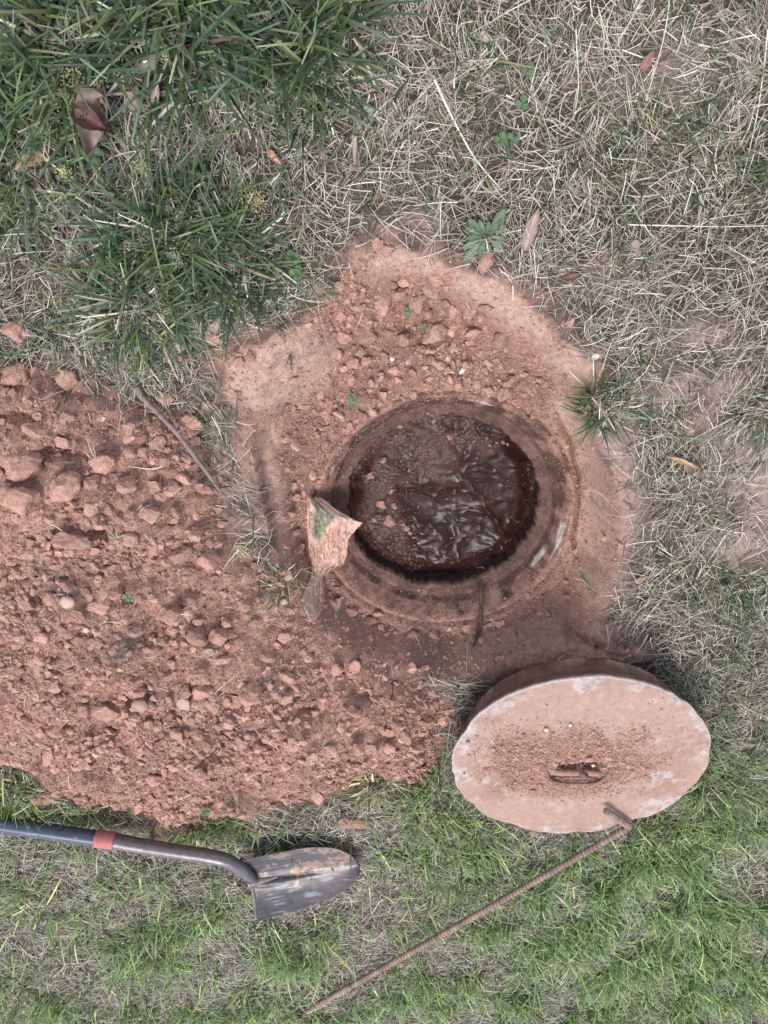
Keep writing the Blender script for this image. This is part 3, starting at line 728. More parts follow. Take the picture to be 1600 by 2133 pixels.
# roots: fine hairs over soil
def roots(name, pos, L, rad, label, K=8, wig=.5, lift=.004, col=(.50, .30, .22), parent=None, kind='stuff', surf=None, dz=None, cat='roots'):
    n = len(pos); a = RS.rand(n)[:, None] * 6.283 + np.cumsum(RS.randn(n, K + 1) * wig, 1)
    ds = (L / K)[:, None]
    X_ = pos[:, 0:1] + np.concatenate([np.zeros((n, 1)), np.cumsum(ds * np.cos(a[:, :-1]), 1)], 1)
    Y_ = pos[:, 1:2] + np.concatenate([np.zeros((n, 1)), np.cumsum(ds * np.sin(a[:, :-1]), 1)], 1)
    if surf is None: Z_ = samp(TOPC, X_.ravel(), Y_.ravel()).reshape(X_.shape)
    else: Z_ = surf(X_, Y_)
    k = np.arange(K + 1) / K
    Z_ = Z_ * .6 + Z_.max(1)[:, None] * .4 + .001 + lift * np.sin(k * 3.14)[None] * RS.rand(n)[:, None]
    if dz is not None: Z_ = pos[:, 2:3] + dz[:, None] * k[None]
    r = rad[:, None] * (1 - .6 * k[None])
    V = []
    for q in range(3):
        t = q * 2.094; V.append(np.stack([X_ - np.sin(a) * r * math.cos(t), Y_ + np.cos(a) * r * math.cos(t), Z_ + r * math.sin(t)], -1))
    V = np.stack(V, 2); idx = np.arange(n)[:, None] * ((K + 1) * 3) + np.arange(K)[None] * 3
    F = np.concatenate([np.stack([idx + q, idx + (q + 1) % 3, idx + 3 + (q + 1) % 3, idx + 3 + q], -1).reshape(-1, 4) for q in range(3)])
    c = np.array(col) * RS.uniform(.55, 1.25, (n, 1)); c = np.repeat(c, (K + 1) * 3, 0)
    o = mesh_np(name, V.reshape(-1, 3), F, c, True, [M_root], parent=parent)
    return tag(o, label, cat, kind=kind)
x, y = smp_world(46000); s = bare(x, y); k = (s > .5) & (samp(SMO, x, y) < .35) & (samp(DRR, x, y) > R_LIP + .01)
k &= (samp(SPL, x, y) > .0) & (RS.rand(len(x)) < .16 + .5 * smooth(.1, .5, fbm(x, y, 6, 2, 50))) | (k & (RS.rand(len(x)) < .16))
x, y = x[k], y[k]; n = len(x)
roots('root_hairs', np.stack([x, y, x * 0], 1), .012 + .06 * RS.rand(n) ** 2, RS.uniform(.00025, .0008, n), 'fine tan root hairs tangled over the heap and the pit soil')
# fibrous mats at a few spots
mp = []
for px, py, r_, k in ((258, 1350, .045, 240), (110, 1180, .06, 160), (150, 1230, .05, 100), (900, 1390, .07, 260), (560, 1420, .04, 100), (100, 1600, .05, 120), (500, 1670, .06, 200), (1050, 1370, .12, 200), (620, 740, .05, 40), (480, 1100, .05, 60)):
    p = hit(px, py); mp.append(np.stack([p[0] + RS.randn(k) * r_ * .5, p[1] + RS.randn(k) * r_ * .5, np.zeros(k)], 1))
mp = np.concatenate(mp); n = len(mp)
roots('root_mats', mp, .02 + .04 * RS.rand(n), RS.uniform(.00025, .0006, n), 'grey-brown fibrous root mats caught between the clods', wig=.7, lift=.012, col=(.33, .24, .2))

# ------------------------------------------------------------------ concrete riser ring with its seat
def lathe(name, prof, C, colf, m, segs=220, jit=None, parent=None, close=False, smoothv=True):
    """prof: list of (r, z); jit(theta, i) -> (dr, dz)"""
    th = np.linspace(0, 2 * np.pi, segs, endpoint=False); n = len(prof)
    V = np.zeros((n, segs, 3)); cc = np.zeros((n, segs, 3))
    for i, (r, z) in enumerate(prof):
        dr, dz = jit(th, i) if jit else (0, 0)
        V[i, :, 0] = C[0] + (r + dr) * np.cos(th); V[i, :, 1] = C[1] + (r + dr) * np.sin(th); V[i, :, 2] = z + dz
        cc[i] = colf(th, i, r, z)
    i = np.arange(n - 1)[:, None] * segs; j = np.arange(segs)[None]; j2 = (j + 1) % segs
    F = np.stack([i + j, i + j2, i + segs + j2, i + segs + j], -1).reshape(-1, 4)
    return mesh_np(name, V.reshape(-1, 3), F, cc.reshape(-1, 3), smoothv, [m], parent=parent)
M_conc = mat('stained_concrete', attr=True, rough=.85, nscale=45, nvar=.45, bump=1.0, bscale=120, bdist=.005,
             speck=[(26, .66, .70, (.45, .42, .40))])
prof = []
def seg(a, b, k):
    for i in range(k): prof.append((a[0] + (b[0] - a[0]) * i / k, a[1] + (b[1] - a[1]) * i / k))
seg((.321, -.25), (.316, -.127), 4); seg((.316, -.127), (R_LIP, -.117), 5); seg((R_LIP, -.117), (.287, -.127), 5); seg((.287, -.127), (.256, -.171), 14)
seg((.256, -.171), (R_IN + .003, -.1755), 10); seg((R_IN + .003, -.1755), (R_IN, -.183), 3); seg((R_IN, -.183), (R_IN + .006, -.40), 16); prof.append((R_IN + .006, -.41))
rim_n = lambda th, s, k: fbm(np.cos(th) * 1.0 + 5, np.sin(th) * 1.0 + 5, k, 4, s)
def jit(th, i):
    r, z = prof[i]
    edge = smooth(.26, R_IN, r) * (z < -.168)
    dr = .0022 * rim_n(th, 3, 6) + edge * (.006 * rim_n(th, 5, 6) + .005 * rim_n(th, 7, 22) + .0025 * rim_n(th, 9, 70))
    # bite out of the lower left of the lip, as in the photograph
    dr = dr + edge * (.006 * np.exp(-((th - 3.75) / .22) ** 2) - .004 * np.exp(-((th - 4.75) / .12) ** 2))
    dz = .0018 * fbm(np.cos(th) * r * 8, np.sin(th) * r * 8, 6, 4, 8) + .0012 * rim_n(th + r * 9, 2, 24) + .0016 * fbm(np.cos(th) * r * 8, np.sin(th) * r * 8, 22, 3, 6)
    return dr, dz
def colr(th, i, r, z):
    n = fbm(np.cos(th) * r * 10 + 3, np.sin(th) * r * 10 + 3, 3, 4, 10)[:, None]; n2 = fbm(th * 6, np.full_like(th, r * 160), 1, 3, 11)[:, None]
    br = np.array([.115, .062, .048]) * (1 + .35 * n + .3 * n2); red = np.array([.26, .142, .110])
    t = smooth(.0, .6, n + .45 * -np.sin(th[:, None] + .25) + (.8 if r > .290 else .25 if r > .268 else -.25))
    c = (br * (.72 if .259 < r < .289 else 1)) * (1 - t) + red * t
    if .294 < r < .302: c = c * 1.2
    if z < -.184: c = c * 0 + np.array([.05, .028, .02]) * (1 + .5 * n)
    w = 0
    for tc, tw, rc, rw, am in ((-.18, .16, 0.283, .006, 1), (-.52, .14, 0.271, .005, .8), (.02, .06, 0.291, .004, .6), (2.75, .08, 0.283, .006, .9), (2.95, .1, 0.277, .004, .5), (1.32, .11, 0.285, .006, 1.), (2.3, .05, 0.277, .004, .7), (-1.9, .03, 0.296, .003, .7), (-.35, .1, 0.287, .003, .5)):
        dth = (th - tc + np.pi) % (2 * np.pi) - np.pi
        w = w + am * np.exp(-(dth / tw) ** 2 - ((r - rc) / rw) ** 2)
    w = smooth(.35, .75, w + .45 * n2[:, 0] * (w > .15))[:, None]
    return c * (1 - w) + np.array([.42, .37, .34]) * w
riser = empty('concrete_riser', (RX, RY, -.41))
ro = lathe('seat_ring', prof, (RX, RY), colr, M_conc, 420, jit)
ro.parent = riser; ro.matrix_parent_inverse = Matrix.Translation((-RX, -RY, .41))
tag(riser, 'round brown-stained concrete riser opening with a stepped lid seat', 'tank riser')
# cobweb of roots hanging from the lower lip
k = 520; th = np.where(RS.rand(k) < .55, RS.normal(-1.15, .35, k), RS.uniform(-2.7, -.3, k)); rr = R_IN + RS.uniform(-.002, .025, k)
pos = np.stack([RX + rr * np.cos(th), RY + rr * np.sin(th), -.174 + RS.rand(k) * .004], 1)
ro2 = roots('rim_roots', pos, .006 + .018 * RS.rand(k) ** 2, RS.uniform(.00018, .0004, k), 'thin roots fringing the lower inner lip of the riser', wig=.8, col=(.30, .2, .16), dz=RS.uniform(-.006, .012, k))
k = 700; th = RS.rand(k) * 6.283; rr = RS.uniform(R_IN + .01, R_LIP + .02, k); zz = np.interp(rr, [.2265, .256, .287, .32], [-.176, -.171, -.127, -.11])
pos = np.stack([RX + rr * np.cos(th), RY + rr * np.sin(th), zz + .002], 1)
roots('seat_roots', pos, .01 + .035 * RS.rand(k) ** 2, RS.uniform(.00018, .0004, k), 'hair-thin roots clinging to the concrete seat', wig=.6, col=(.34, .21, .16), dz=RS.uniform(-.001, .003, k))
# crumbs on the seat
k = 11000; th = RS.rand(k) * 6.283; rr = R_IN + .004 + (R_LIP + .03 - R_IN) * RS.rand(k) ** .7; kk = RS.rand(k) < (.25 + .6 * smooth(-.2, .5, fbm(np.cos(th), np.sin(th), 2, 3, 5))) * np.where(rr > .283, 1, .4); th, rr = th[kk], rr[kk]
zz = np.interp(rr, [.2265, .256, .287, .298, .316, .34], [-.1755, -.171, -.127, -.117, -.124, -.112])
scatter_rocks('seat_crumbs', np.stack([RX + rr * np.cos(th), RY + rr * np.sin(th), zz + .0006], 1), np.where(rr > .283, .0012, .0007) + .0022 * RS.rand(len(th)) ** 2, B1, RS.uniform(.5, 1, len(th)), 'soil crumbs lying on the concrete seat around the opening', 'soil crumbs')

# ------------------------------------------------------------------ sludge inside
st = .0018; sx_ = np.arange(-R_IN - .012, R_IN + .012, st)
SX, SY = np.meshgrid(sx_ + RX, sx_ + RY, indexing='ij')
def sludge_h(SX, SY):
    u, v = SX - RX, SY - RY
    wx = .03 * fbm(SX, SY, 9, 3, 61); wy = .03 * fbm(SX, SY, 9, 3, 63)
    r1 = 1 - np.abs(fbm(SX * .8 + wx * 1.4 + .5 * SY, SY + wy * 1.2, 7, 2, 62, .4))
    r2 = 1 - np.abs(fbm(SX * .7 + wy * 1.6 + .5 * SY, SY * 1.3 + wx * 1.6, 27, 2, 64, .35))
    crust = np.clip(smooth(.05, .17, v - .30 * u + .0 + .06 * fbm(SX, SY, 7, 3, 65)) + 1.0 * smooth(-.085, -.13, u + .25 * v + .02 * fbm(SX, SY, 14, 2, 66)), 0, 1)
    h = -.224 + .016 * r1 ** 2.5 * .9 + .0034 * r2 ** 3 * (1 - .5 * crust) + .012 * crust * (.6 + .5 * fbm(SX, SY, 12, 3, 67)) - .018 * smooth(.185, .222, np.hypot(u, v)) * (1 - .8 * smooth(0, .15, v - .5 * np.abs(u)))
    lum = cells(SX, SY, .02, 3) * .006 + cells(SX, SY, .009, 6) * .003
    rip = 1 - np.abs(fbm(SX + .03 * r1, SY - .03 * r1, 34, 2, 68, .5))
    h = h + crust * (lum * .45 + .0014 * fbm(SX, SY, 60, 4, 57)) + .0008 * fbm(SX, SY, 24, 3, 58) + .0007 * (1 - crust) * rip ** 2
    return h, crust
SH, CR = sludge_h(SX, SY)
nn = len(sx_); I2 = np.arange(nn * nn).reshape(nn, nn); Qs = np.stack([I2[:-1, :-1], I2[1:, :-1], I2[1:, 1:], I2[:-1, 1:]], -1)
ok = (np.hypot(SX - RX, SY - RY) < R_IN + .009)[:-1, :-1]
Qs = Qs[ok]; us = np.unique(Qs); rm = np.zeros(nn * nn, np.int64); rm[us] = np.arange(len(us))
dusty = smooth(.25, 1.1, CR + .9 * fbm(SX, SY, 16, 4, 69))[..., None]
scol = np.array([.026, .012, .009]) * (1 - dusty) + np.array([.060, .028, .022]) * dusty
M_sl = mat('wet_sludge', attr=True, rough=.16, nscale=40, nvar=.35, bump=.06, bscale=60, bdist=.0015, spec=.22, speck=[(420, .70, .74, (.30, .17, .12))])
t = M_sl.node_tree; a = t.nodes.new('ShaderNodeAttribute'); a.attribute_name = 'dust'
mr = t.nodes.new('ShaderNodeMapRange'); mr.inputs[3].default_value = .29; mr.inputs[4].default_value = .5
t.links.new(a.outputs['Fac'], mr.inputs[0]); t.links.new(mr.outputs[0], t.nodes['Principled BSDF'].inputs['Roughness'])
sl = mesh_np('sludge', np.stack([SX, SY, SH], -1).reshape(-1, 3)[us], rm[Qs], scol.reshape(-1, 3)[us], True, [M_sl])
da = sl.data.attributes.new('dust', 'FLOAT', 'POINT'); da.data.foreach_set('value', dusty[..., 0].reshape(-1)[us].astype(np.float32))
tag(sl, 'glossy dark brown wrinkled sludge filling the round opening', 'sludge', kind='stuff')
def sl_z(x, y):
    ix = np.clip(((x - sx_[0] - RX) / st).astype(int), 0, nn - 1); iy = np.clip(((y - sx_[0] - RY) / st).astype(int), 0, nn - 1)
    return SH[ix, iy], CR[ix, iy]
n = 11000; rr = (R_IN - .004) * np.sqrt(RS.rand(n)); th = RS.rand(n) * 6.283; x, y = RX + rr * np.cos(th), RY + rr * np.sin(th); z, cr = sl_z(x, y)
k = RS.rand(n) < 0.03 + .6 * cr * np.clip(.5 + fbm(x, y, 20, 3, 70) * 1.5, 0, 1); x, y, z = x[k], y[k], z[k]
S = .0010 + .0032 * RS.rand(len(x)) ** 3
scatter_rocks('sludge_crumbs', np.stack([x, y, z + S * .2], 1), S, B1, RS.uniform(.3, .7, len(x)), 'clay crumbs sprinkled on the crusted part of the sludge', 'clay crumbs')
SLC = []
for (X_, Y_, w) in [(530, 290, 40), (695, 270, 28), (770, 345, 34), (1025, 370, 26), (455, 455, 40), (395, 530, 48), (490, 600, 42), (445, 665, 58), (505, 675, 38), (480, 745, 74), (565, 780, 36), (582, 805, 24),
                    (805, 552, 28), (625, 850, 25), (575, 505, 18), (960, 385, 18), (465, 310, 18), (515, 335, 22), (410, 740, 28), (1045, 380, 18), (600, 825, 22), (685, 240, 20), (550, 765, 22)]:
    px, py = 600 + X_ / 2.286, 760 + Y_ / 2.286; p = unp(px, py, -.215); z, _ = sl_z(p[0:1], p[1:2]); p = unp(px, py, float(z[0]) + .004)
    w = w / 2.286 / px_per_m(p); o = bpy.data.objects.new('clay_clod', CLM[RS.randint(12)]); COL.objects.link(o)
    o.scale = (w / 2, w / 2 * .85, w / 2 * .7); o.rotation_euler = (RS.uniform(-.2, .2), RS.uniform(-.2, .2), RS.rand() * 6); o.location = (p[0], p[1], float(z[0]) + w * .1)
    SLC.append((o, px, py, w, .8))
    side = 'along its left edge' if px < 830 else 'near its upper edge' if py < 930 else 'near its middle'
    tag(o, ('larger' if w > .022 else 'small') + ' clay lump stuck on the dark sludge ' + side, 'clay clod', 'clay lumps on the sludge ' + side)

# ------------------------------------------------------------------ concrete lid
LC = unp(1206, 1592, .128); LIDC = []
ln = Vector((math.sin(math.radians(-1.5)), -math.sin(math.radians(8.0)), 1)).normalized()
lu = Vector((0, 1, 0)).cross(ln).normalized(); lv = ln.cross(lu)
LM = Matrix(((lu[0], lv[0], ln[0], LC[0]), (lu[1], lv[1], ln[1], LC[1]), (lu[2], lv[2], ln[2], LC[2]), (0, 0, 0, 1)))
lid = empty('septic_cover'); lid.matrix_world = LM
tag(lid, 'round pink-stained concrete lid with a recessed lifting handle lying in the grass', 'concrete lid')
LR = .302; LT = .095; segs = 420
th = np.linspace(0, 2 * np.pi, segs, endpoint=False)
def lid_edge(th):
    e = .0035 * rim_n(th, 2, 5) + .0009 * rim_n(th, 4, 22) + .0010 * rim_n(th, 6, 60)
    for c0_, w_, a_ in ((-1.02, .13, .018), (-.88, .05, .006), (-1.45, .08, .006), (-2.05, .12, .010), (2.75, .10, .007), (.9, .05, .003), (3.35, .06, .003), (-.3, .05, .003), (-2.5, .05, .005)):
        dth = (th - c0_ + np.pi) % (2 * np.pi) - np.pi; e = e - a_ * np.exp(-(dth / w_) ** 2)
    return e
def rec_mask(u, v):          # lifting-handle recess
    return smooth(.0, .010, np.minimum(.058 - np.abs(u - .0 + .004 * np.sin(v * 90)), np.minimum(v + .058, .016 - v + .006 * np.sin(u * 70))))
def lid_z(u, v):
    z = .0012 * fbm(u, v, 30, 4, 80) + .0006 * fbm(u, v, 130, 2, 82) + .0022 * fbm(u, v, 7, 2, 81)
    pile = .010 * np.exp(-(((u + .04) / .13) ** 2 + ((v - .055) / .055) ** 2)) + .007 * np.exp(-(((u + .10) / .07) ** 2 + ((v + .01) / .05) ** 2)) + .006 * np.exp(-(((u - .10) / .05) ** 2 + ((v - .02) / .06) ** 2))
    z = z + pile * (.7 + .6 * fbm(u, v, 40, 3, 83))
    return z - .034 * rec_mask(u, v)
rr = np.concatenate([np.linspace(.0006, .075, 62), np.linspace(.0765, .29, 110), np.linspace(.2915, .2985, 5)])
e = lid_edge(th)
rows = []; cols_ = []
def lid_col(u, v, r):
    n = fbm(u, v, 9, 5, 85); n2 = fbm(u, v, 26, 6, 86, .68)
    base = np.array([.365, .235, .185]); red = np.array([.31, .18, .137]); wh = np.array([.46, .42, .40])
    t = smooth(-.1, .5, n + np.exp(-((u / .15) ** 2 + ((v + 0) / .10) ** 2)) * .9)[..., None]
    c = base * (1 - t) + red * t
    w = smooth(.255, .300, r) * smooth(-.25, .45, n2 + .5 * n) + .9 * smooth(.10, .65, n2 + .5 * n) * smooth(.10, .22, r) * ((v < -.07) | (u > .1) | (v > .16) | (u < -.2))
    w = np.clip(w, 0, 1)[..., None]
    return (c * (1 - .65 * w) + wh * .65 * w) * (1 + .08 * n2[..., None])
for r in rr:
    re = r + e * smooth(.2, .30, r); u, v = re * np.cos(th), re * np.sin(th)
    rows.append(np.stack([u, v, lid_z(u, v)], -1)); cols_.append(lid_col(u, v, np.full_like(u, r)))
side = [(LR, -.003), (LR + .0005, -.008), (LR - .002, -.014), (LR - .010, -.028), (LR - .018, -.04), (LR - .024, -.043), (LR - .028, -.055), (LR - .034, -.07), (LR - .037, -LT + .003), (LR - .040, -LT), (.2, -LT), (.001, -LT)]
n3 = fbm(np.cos(th) * 3, np.sin(th) * 3, 3, 4, 88)[:, None]
for i, (r, z) in enumerate(side):
    f = e * (1 if i < 3 else .45)
    rows.append(np.stack([(r + f) * np.cos(th), (r + f) * np.sin(th), np.full_like(th, z) + .001 * rim_n(th, i, 9)], -1))
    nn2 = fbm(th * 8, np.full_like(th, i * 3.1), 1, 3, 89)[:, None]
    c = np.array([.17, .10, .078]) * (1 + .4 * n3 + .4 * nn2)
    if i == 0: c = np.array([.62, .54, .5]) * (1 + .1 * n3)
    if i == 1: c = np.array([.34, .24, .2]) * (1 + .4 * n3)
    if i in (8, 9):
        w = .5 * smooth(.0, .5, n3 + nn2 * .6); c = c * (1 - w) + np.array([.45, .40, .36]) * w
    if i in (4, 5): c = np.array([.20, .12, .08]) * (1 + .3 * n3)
    cols_.append(c)
V = np.stack(rows); nr = len(rows); i = np.arange(nr - 1)[:, None] * segs; j = np.arange(segs)[None]; j2 = (j + 1) % segs
F = np.stack([i + j, i + segs + j, i + segs + j2, i + j2], -1)
F = F.reshape(-1, 4)
M_lid = mat('lid_concrete', attr=True, rough=.9, nscale=60, nvar=.14, bump=1.0, bscale=170, bdist=.003, bump2=260, speck=[(110, .70, .72, (.22, .12, .09)), (330, .69, .75, (.62, .54, .5))])
slab = mesh_np('slab', V.reshape(-1, 3), [F, np.arange(segs)[None]], np.concatenate(cols_), True, [M_lid], parent=lid)
M_han = mat('rusty_steel', color=(.15, .105, .09), rough=.55, metal=.4, nscale=120, nvar=.35, bump=.5, bscale=200, bdist=.001, speck=[(60, .5, .6, (.26, .13, .09))])
hp = [(-.078, .020, .000), (-.076, -.015, .004), (-.066, -.045, .006), (-.045, -.062, .006), (0, -.066, .006), (.045, -.062, .006), (.064, -.045, .006), (.074, -.018, .004), (.075, .018, .000)]
tube('handle_loop', [(a, b, c + .002) for a, b, c in hp], .0034, 10, None, M_han, parent=lid, smoothn=8)
bar = tube('handle_bar', [(-.056, -.040, -.006), (-.02, -.041, -.006), (.02, -.040, -.006), (.056, -.041, -.006)], .0085, 12, None, mat('coated_bar', color=(.30, .17, .125), rough=.8, nscale=70, nvar=.3, bump=.5, bscale=200, bdist=.001), parent=lid)
tube('bracket', [(.004, -.034, -.024), (.018, -.041, .005), (.030, -.048, -.024)], .009, 8, None, M_han, parent=lid)
# loose soil on the lid
def lid_pts(n, f, smin, smax, pw):
    u = RS.uniform(-.29, .29, n); v = RS.uniform(-.29, .29, n)
    k = (RS.rand(n) < f(u, v)) & (np.hypot(u, v) < .285); u, v = u[k], v[k]; s = smin + (smax - smin) * RS.rand(len(u)) ** pw
    z = lid_z(u, v) + s * .3; L = np.array(LM)
    P = np.stack([u, v, z, np.ones_like(u)], 1) @ L.T
    return P[:, :3], s
fl = lambda u, v: np.clip(np.exp(-(((u + .04) / .15) ** 2 + ((v - .055) / .07) ** 2)) * 1.1 + .9 * np.exp(-(((u + .11) / .08) ** 2 + ((v + .02) / .07) ** 2)) + .8 * np.exp(-(((u - .10) / .06) ** 2 + ((v - .01) / .08) ** 2)) +
                           .4 * np.exp(-((u / .1) ** 2 + ((v + .10) / .03) ** 2)) + .008, 0, 1) ** 1.4 * np.clip(1.35 + 1.7 * fbm(u, v, 16, 4, 93), 0, 2) * np.where(rec_mask(u, v) > .3, .9, 1)
P, S = lid_pts(70000, fl, .0009, .0030, 2.0); P2, S2 = lid_pts(9000, lambda u, v: fl(u, v) ** 1.5 * .6, .003, .0075, 2)
scatter_rocks('lid_crumbs', np.concatenate([P, P2]), np.concatenate([S, S2]), B1, RS.uniform(.8, 1.25, len(P) + len(P2)), 'loose red soil crumbs heaped around the handle on the lid', 'soil crumbs')
def lsurf(X_, Y_):
    # height of the lid plane over world x, y
    n_ = np.array(ln); return LC[2] - ((X_ - LC[0]) * n_[0] + (Y_ - LC[1]) * n_[1]) / n_[2] + .006
P3 = []
for u_, v_, w_ in ((-.045, -.004, .030), (-.018, .006, .024), (.012, .004, .028), (.040, .002, .020), (-.060, .012, .026), (.060, -.012, .018), (-.035, -.030, .012), (.045, -.03, .012), (.015, .035, .026), (-.02, .04, .016)):
    q = np.array(LM) @ np.array([u_, v_, float(lid_z(np.array([u_]), np.array([v_]))[0]) + w_ * .12, 1])
    o = bpy.data.objects.new('clay_clod', CLM[RS.randint(len(CLM))]); COL.objects.link(o); o.scale = (w_ / 2, w_ / 2 * .8, w_ / 2 * .75)
    o.rotation_euler = (RS.uniform(-.3, .3), RS.uniform(-.3, .3), RS.rand() * 6); o.location = q[:3]
    pq = proj(q[0:1], q[1:2], q[2:3]); LIDC.append((o, float(pq[0][0]), float(pq[1][0]), w_, .8)); tag(o, 'clay lump', 'clay clod', 'clay lumps in and around the lid recess')
k = 260; P, _ = lid_pts(2500, lambda u, v: fl(u + .02, v + .0) * .35, .001, .002, 1); P = P[:k]
roots('lid_roots', P, .02 + .05 * RS.rand(len(P)) ** 1.5, RS.uniform(.00025, .0005, len(P)), 'tan roots straggling over the soil on the lid', wig=.5, surf=lsurf, lift=.008, col=(.52, .34, .26))
for px, py, w, lab, cc in ((1236, 1594, 9, 'tiny pale stone on the lid above the handle', (.6, .42, .34)), (1138, 1520, 10, 'curled yellowish grub-like husk on the lid soil', (.6, .48, .3)), (1188, 1511, 8, 'small white pebble on the lid soil', (.62, .6, .62))):
    p = unp(px, py, float(lsurf(*unp(px, py, .14)[:2]))); V_, F_ = clod_mesh(px, 2, .8, True)
    o = mesh_np('pebble', V_ * w / 2 / px_per_m(p), F_, None, True, [mat('chip', color=cc, rough=.6)]); o.location = p; tag(o, lab, 'pebble')

# ------------------------------------------------------------------ reinforcing bar with bent end
def ribbed(name, pts, r0, m, label):
    P = np.array(pts, float); d = np.linalg.norm(np.diff(P, axis=0), axis=1); cum = np.concatenate([[0], np.cumsum(d)]); Lt = cum[-1]
    # sample, rounding the bend
    s = np.arange(0, Lt, .0016); Q = np.stack([np.interp(s, cum, P[:, k]) for k in range(3)], 1)
    ker = np.hanning(17); ker /= ker.sum()
    Qp = np.concatenate([Q[:1] + (Q[:1] - Q[1:2]) * np.arange(8, 0, -1)[:, None], Q, Q[-1:] + (Q[-1:] - Q[-2:-1]) * np.arange(1, 9)[:, None]])
    Q = np.stack([np.convolve(Qp[:, k], ker, 'valid') for k in range(3)], 1)
    T = np.gradient(Q, axis=0); T /= np.linalg.norm(T, axis=1)[:, None]
    U = np.cross(T, [0, 0, 1.0]); U /= np.linalg.norm(U, axis=1)[:, None]; Wv = np.cross(T, U)
    S_ = 28; a = np.linspace(0, 2 * np.pi, S_, endpoint=False)
    ph = (s[:, None] / .0125 + a[None] / (2 * np.pi)) % 1.0
    rib = np.exp(-((ph - .5) / .16) ** 2); lon = np.exp(-(((a[None] + 1e-9) % np.pi - np.pi / 2) / .22) ** 2) * .0012
    R_ = r0 + .0017 * rib + lon
    V = Q[:, None] + R_[..., None] * (np.cos(a)[None, :, None] * U[:, None] + np.sin(a)[None, :, None] * Wv[:, None]); n = len(s)
    i = np.arange(n - 1)[:, None] * S_; j = np.arange(S_)[None]; j2 = (j + 1) % S_
    F = [np.stack([i + j, i + j2, i + S_ + j2, i + S_ + j], -1).reshape(-1, 4), np.arange(S_)[::-1][None], (np.arange(S_) + (n - 1) * S_)[None]]
    colv = np.repeat((np.array([.30, .205, .165]) * (.62 + .0 * s)[:, None])[:, None], S_, 1) * (1 + .75 * rib[..., None]) * (1 + .5 * fbm(s, s * 0, 40, 4, 5)[:, None, None])
    o = mesh_np(name, V.reshape(-1, 3), F, colv.reshape(-1, 3), True, [m])
    return tag(o, label, 'steel bar')
M_reb = mat('rebar_rust', attr=True, rough=.75, nscale=120, nvar=.25, metal=.15, bump=.4, bscale=300, bdist=.0008)
q0 = unp(600, 2140, .006); q1 = unp(655, 2097, .022); zc = float(lsurf(*unp(1312, 1722, .1)[:2])) + .013
q2 = unp(1312, 1722, zc); q3 = unp(1262, 1689, zc + .016)
ribbed('steel_bar', [q0, q1, q1 * .5 + q2 * .5 + np.array([0, 0, .002]), q2, q3], .0078, M_reb, 'long rusty ribbed steel bar with a bent end resting on the lid')

# ------------------------------------------------------------------ shovel
shv = empty('shovel'); p0 = hit(525, 1832); shv.location = (p0[0], p0[1], p0[2])
tag(shv, 'long-handled round point shovel with a scratched steel blade and dark blue handle', 'shovel')
def shp(o): o.parent = shv; o.matrix_parent_inverse = Matrix.Translation(-shv.location); return o
A = unp(527, 1830, .050); B = unp(750, 1798, .035)
ax = B - A; BL = np.linalg.norm(ax); ax /= BL
tiltv = math.radians(12)
per = np.cross(ax, [0, 0, 1.0]); per /= np.linalg.norm(per)              # towards -y side or +y side
if per[1] > 0: per = -per                                               # picture-down side
nz = np.cross(ax, -per); nz = nz if nz[2] > 0 else -nz
vv = per * math.cos(tiltv) + nz * math.sin(tiltv); nn_ = np.cross(ax, vv); nn_ = nn_ if nn_[2] > 0 else -nn_
Wm = .100
U_, V_ = np.meshgrid(np.linspace(0, 1, 240), np.linspace(-1, 1, 201), indexing='ij')
hwid = Wm * np.where(V_ > 0, np.clip(1 - U_ ** 2.7, 0, 1) ** .58, 1.02 * np.clip(1 - U_ ** 4.8, 0, 1) ** .5) + .0008
lat = V_ * hwid; lon = U_ * BL - .010 * (1 - np.abs(V_)) * (U_ < .02)
dish = .042 * np.abs(V_) ** 1.6 * (1 - U_ * .5) + .028 * (U_ - .55) ** 2
crease = -.009 * np.exp(-((lat - .012 * np.sin(U_ * 3.0) * 1) / .0045) ** 2) * smooth(.72, .25, U_) + .006 * np.exp(-((lat - .012 * np.sin(U_ * 3.0) + .012) / .010) ** 2) * smooth(.6, .0, U_) + \
    .006 * np.exp(-((lat - .012 * np.sin(U_ * 3.0) - .012) / .010) ** 2) * smooth(.6, .0, U_)
hh = dish + crease + .0015 * fbm(lon, lat, 25, 2, 5)
Pm = A[None, None] + lon[..., None] * ax + lat[..., None] * vv + hh[..., None] * nn_
Pb = Pm - nn_ * .0022
a_, b_ = Pm.shape[:2]; I3 = np.arange(a_ * b_).reshape(a_, b_); Q3 = np.stack([I3[:-1, :-1], I3[1:, :-1], I3[1:, 1:], I3[:-1, 1:]], -1).reshape(-1, 4); o2 = a_ * b_
rimi = np.concatenate([I3[:, 0], I3[-1, 1:], I3[::-1, -1][1:], I3[0, ::-1][1:-1]]); rim2 = np.roll(rimi, -1)
Qr = np.stack([rimi, rimi + o2, rim2 + o2, rim2], -1)
nbl = fbm(lon, lat * .8, 24, 6, 33, .62); nb2 = fbm(lon * .3, lat, 60, 5, 35, .62); nb3 = fbm(lon * .10 + lat * .03, lat, 230, 3, 39)
steel = np.array([.092, .082, .084]); mud = np.array([.30, .19, .14]); dark = np.array([.085, .07, .07])
t1 = smooth(.16, .34, nbl + .25 * nb2 + .10 * (V_ < -.1) - .1 * (V_ > 0))[..., None]; t2 = smooth(.0, .5, fbm(lon, lat, 12, 3, 37) + .5 * (U_ - .45))[..., None]
bc = steel * (1 + .30 * nb3[..., None]) ; bc = bc * (1 - .75 * t2) + dark * .75 * t2 * 1.3; bc = bc * (1 - .8 * t1) + mud * .8 * t1
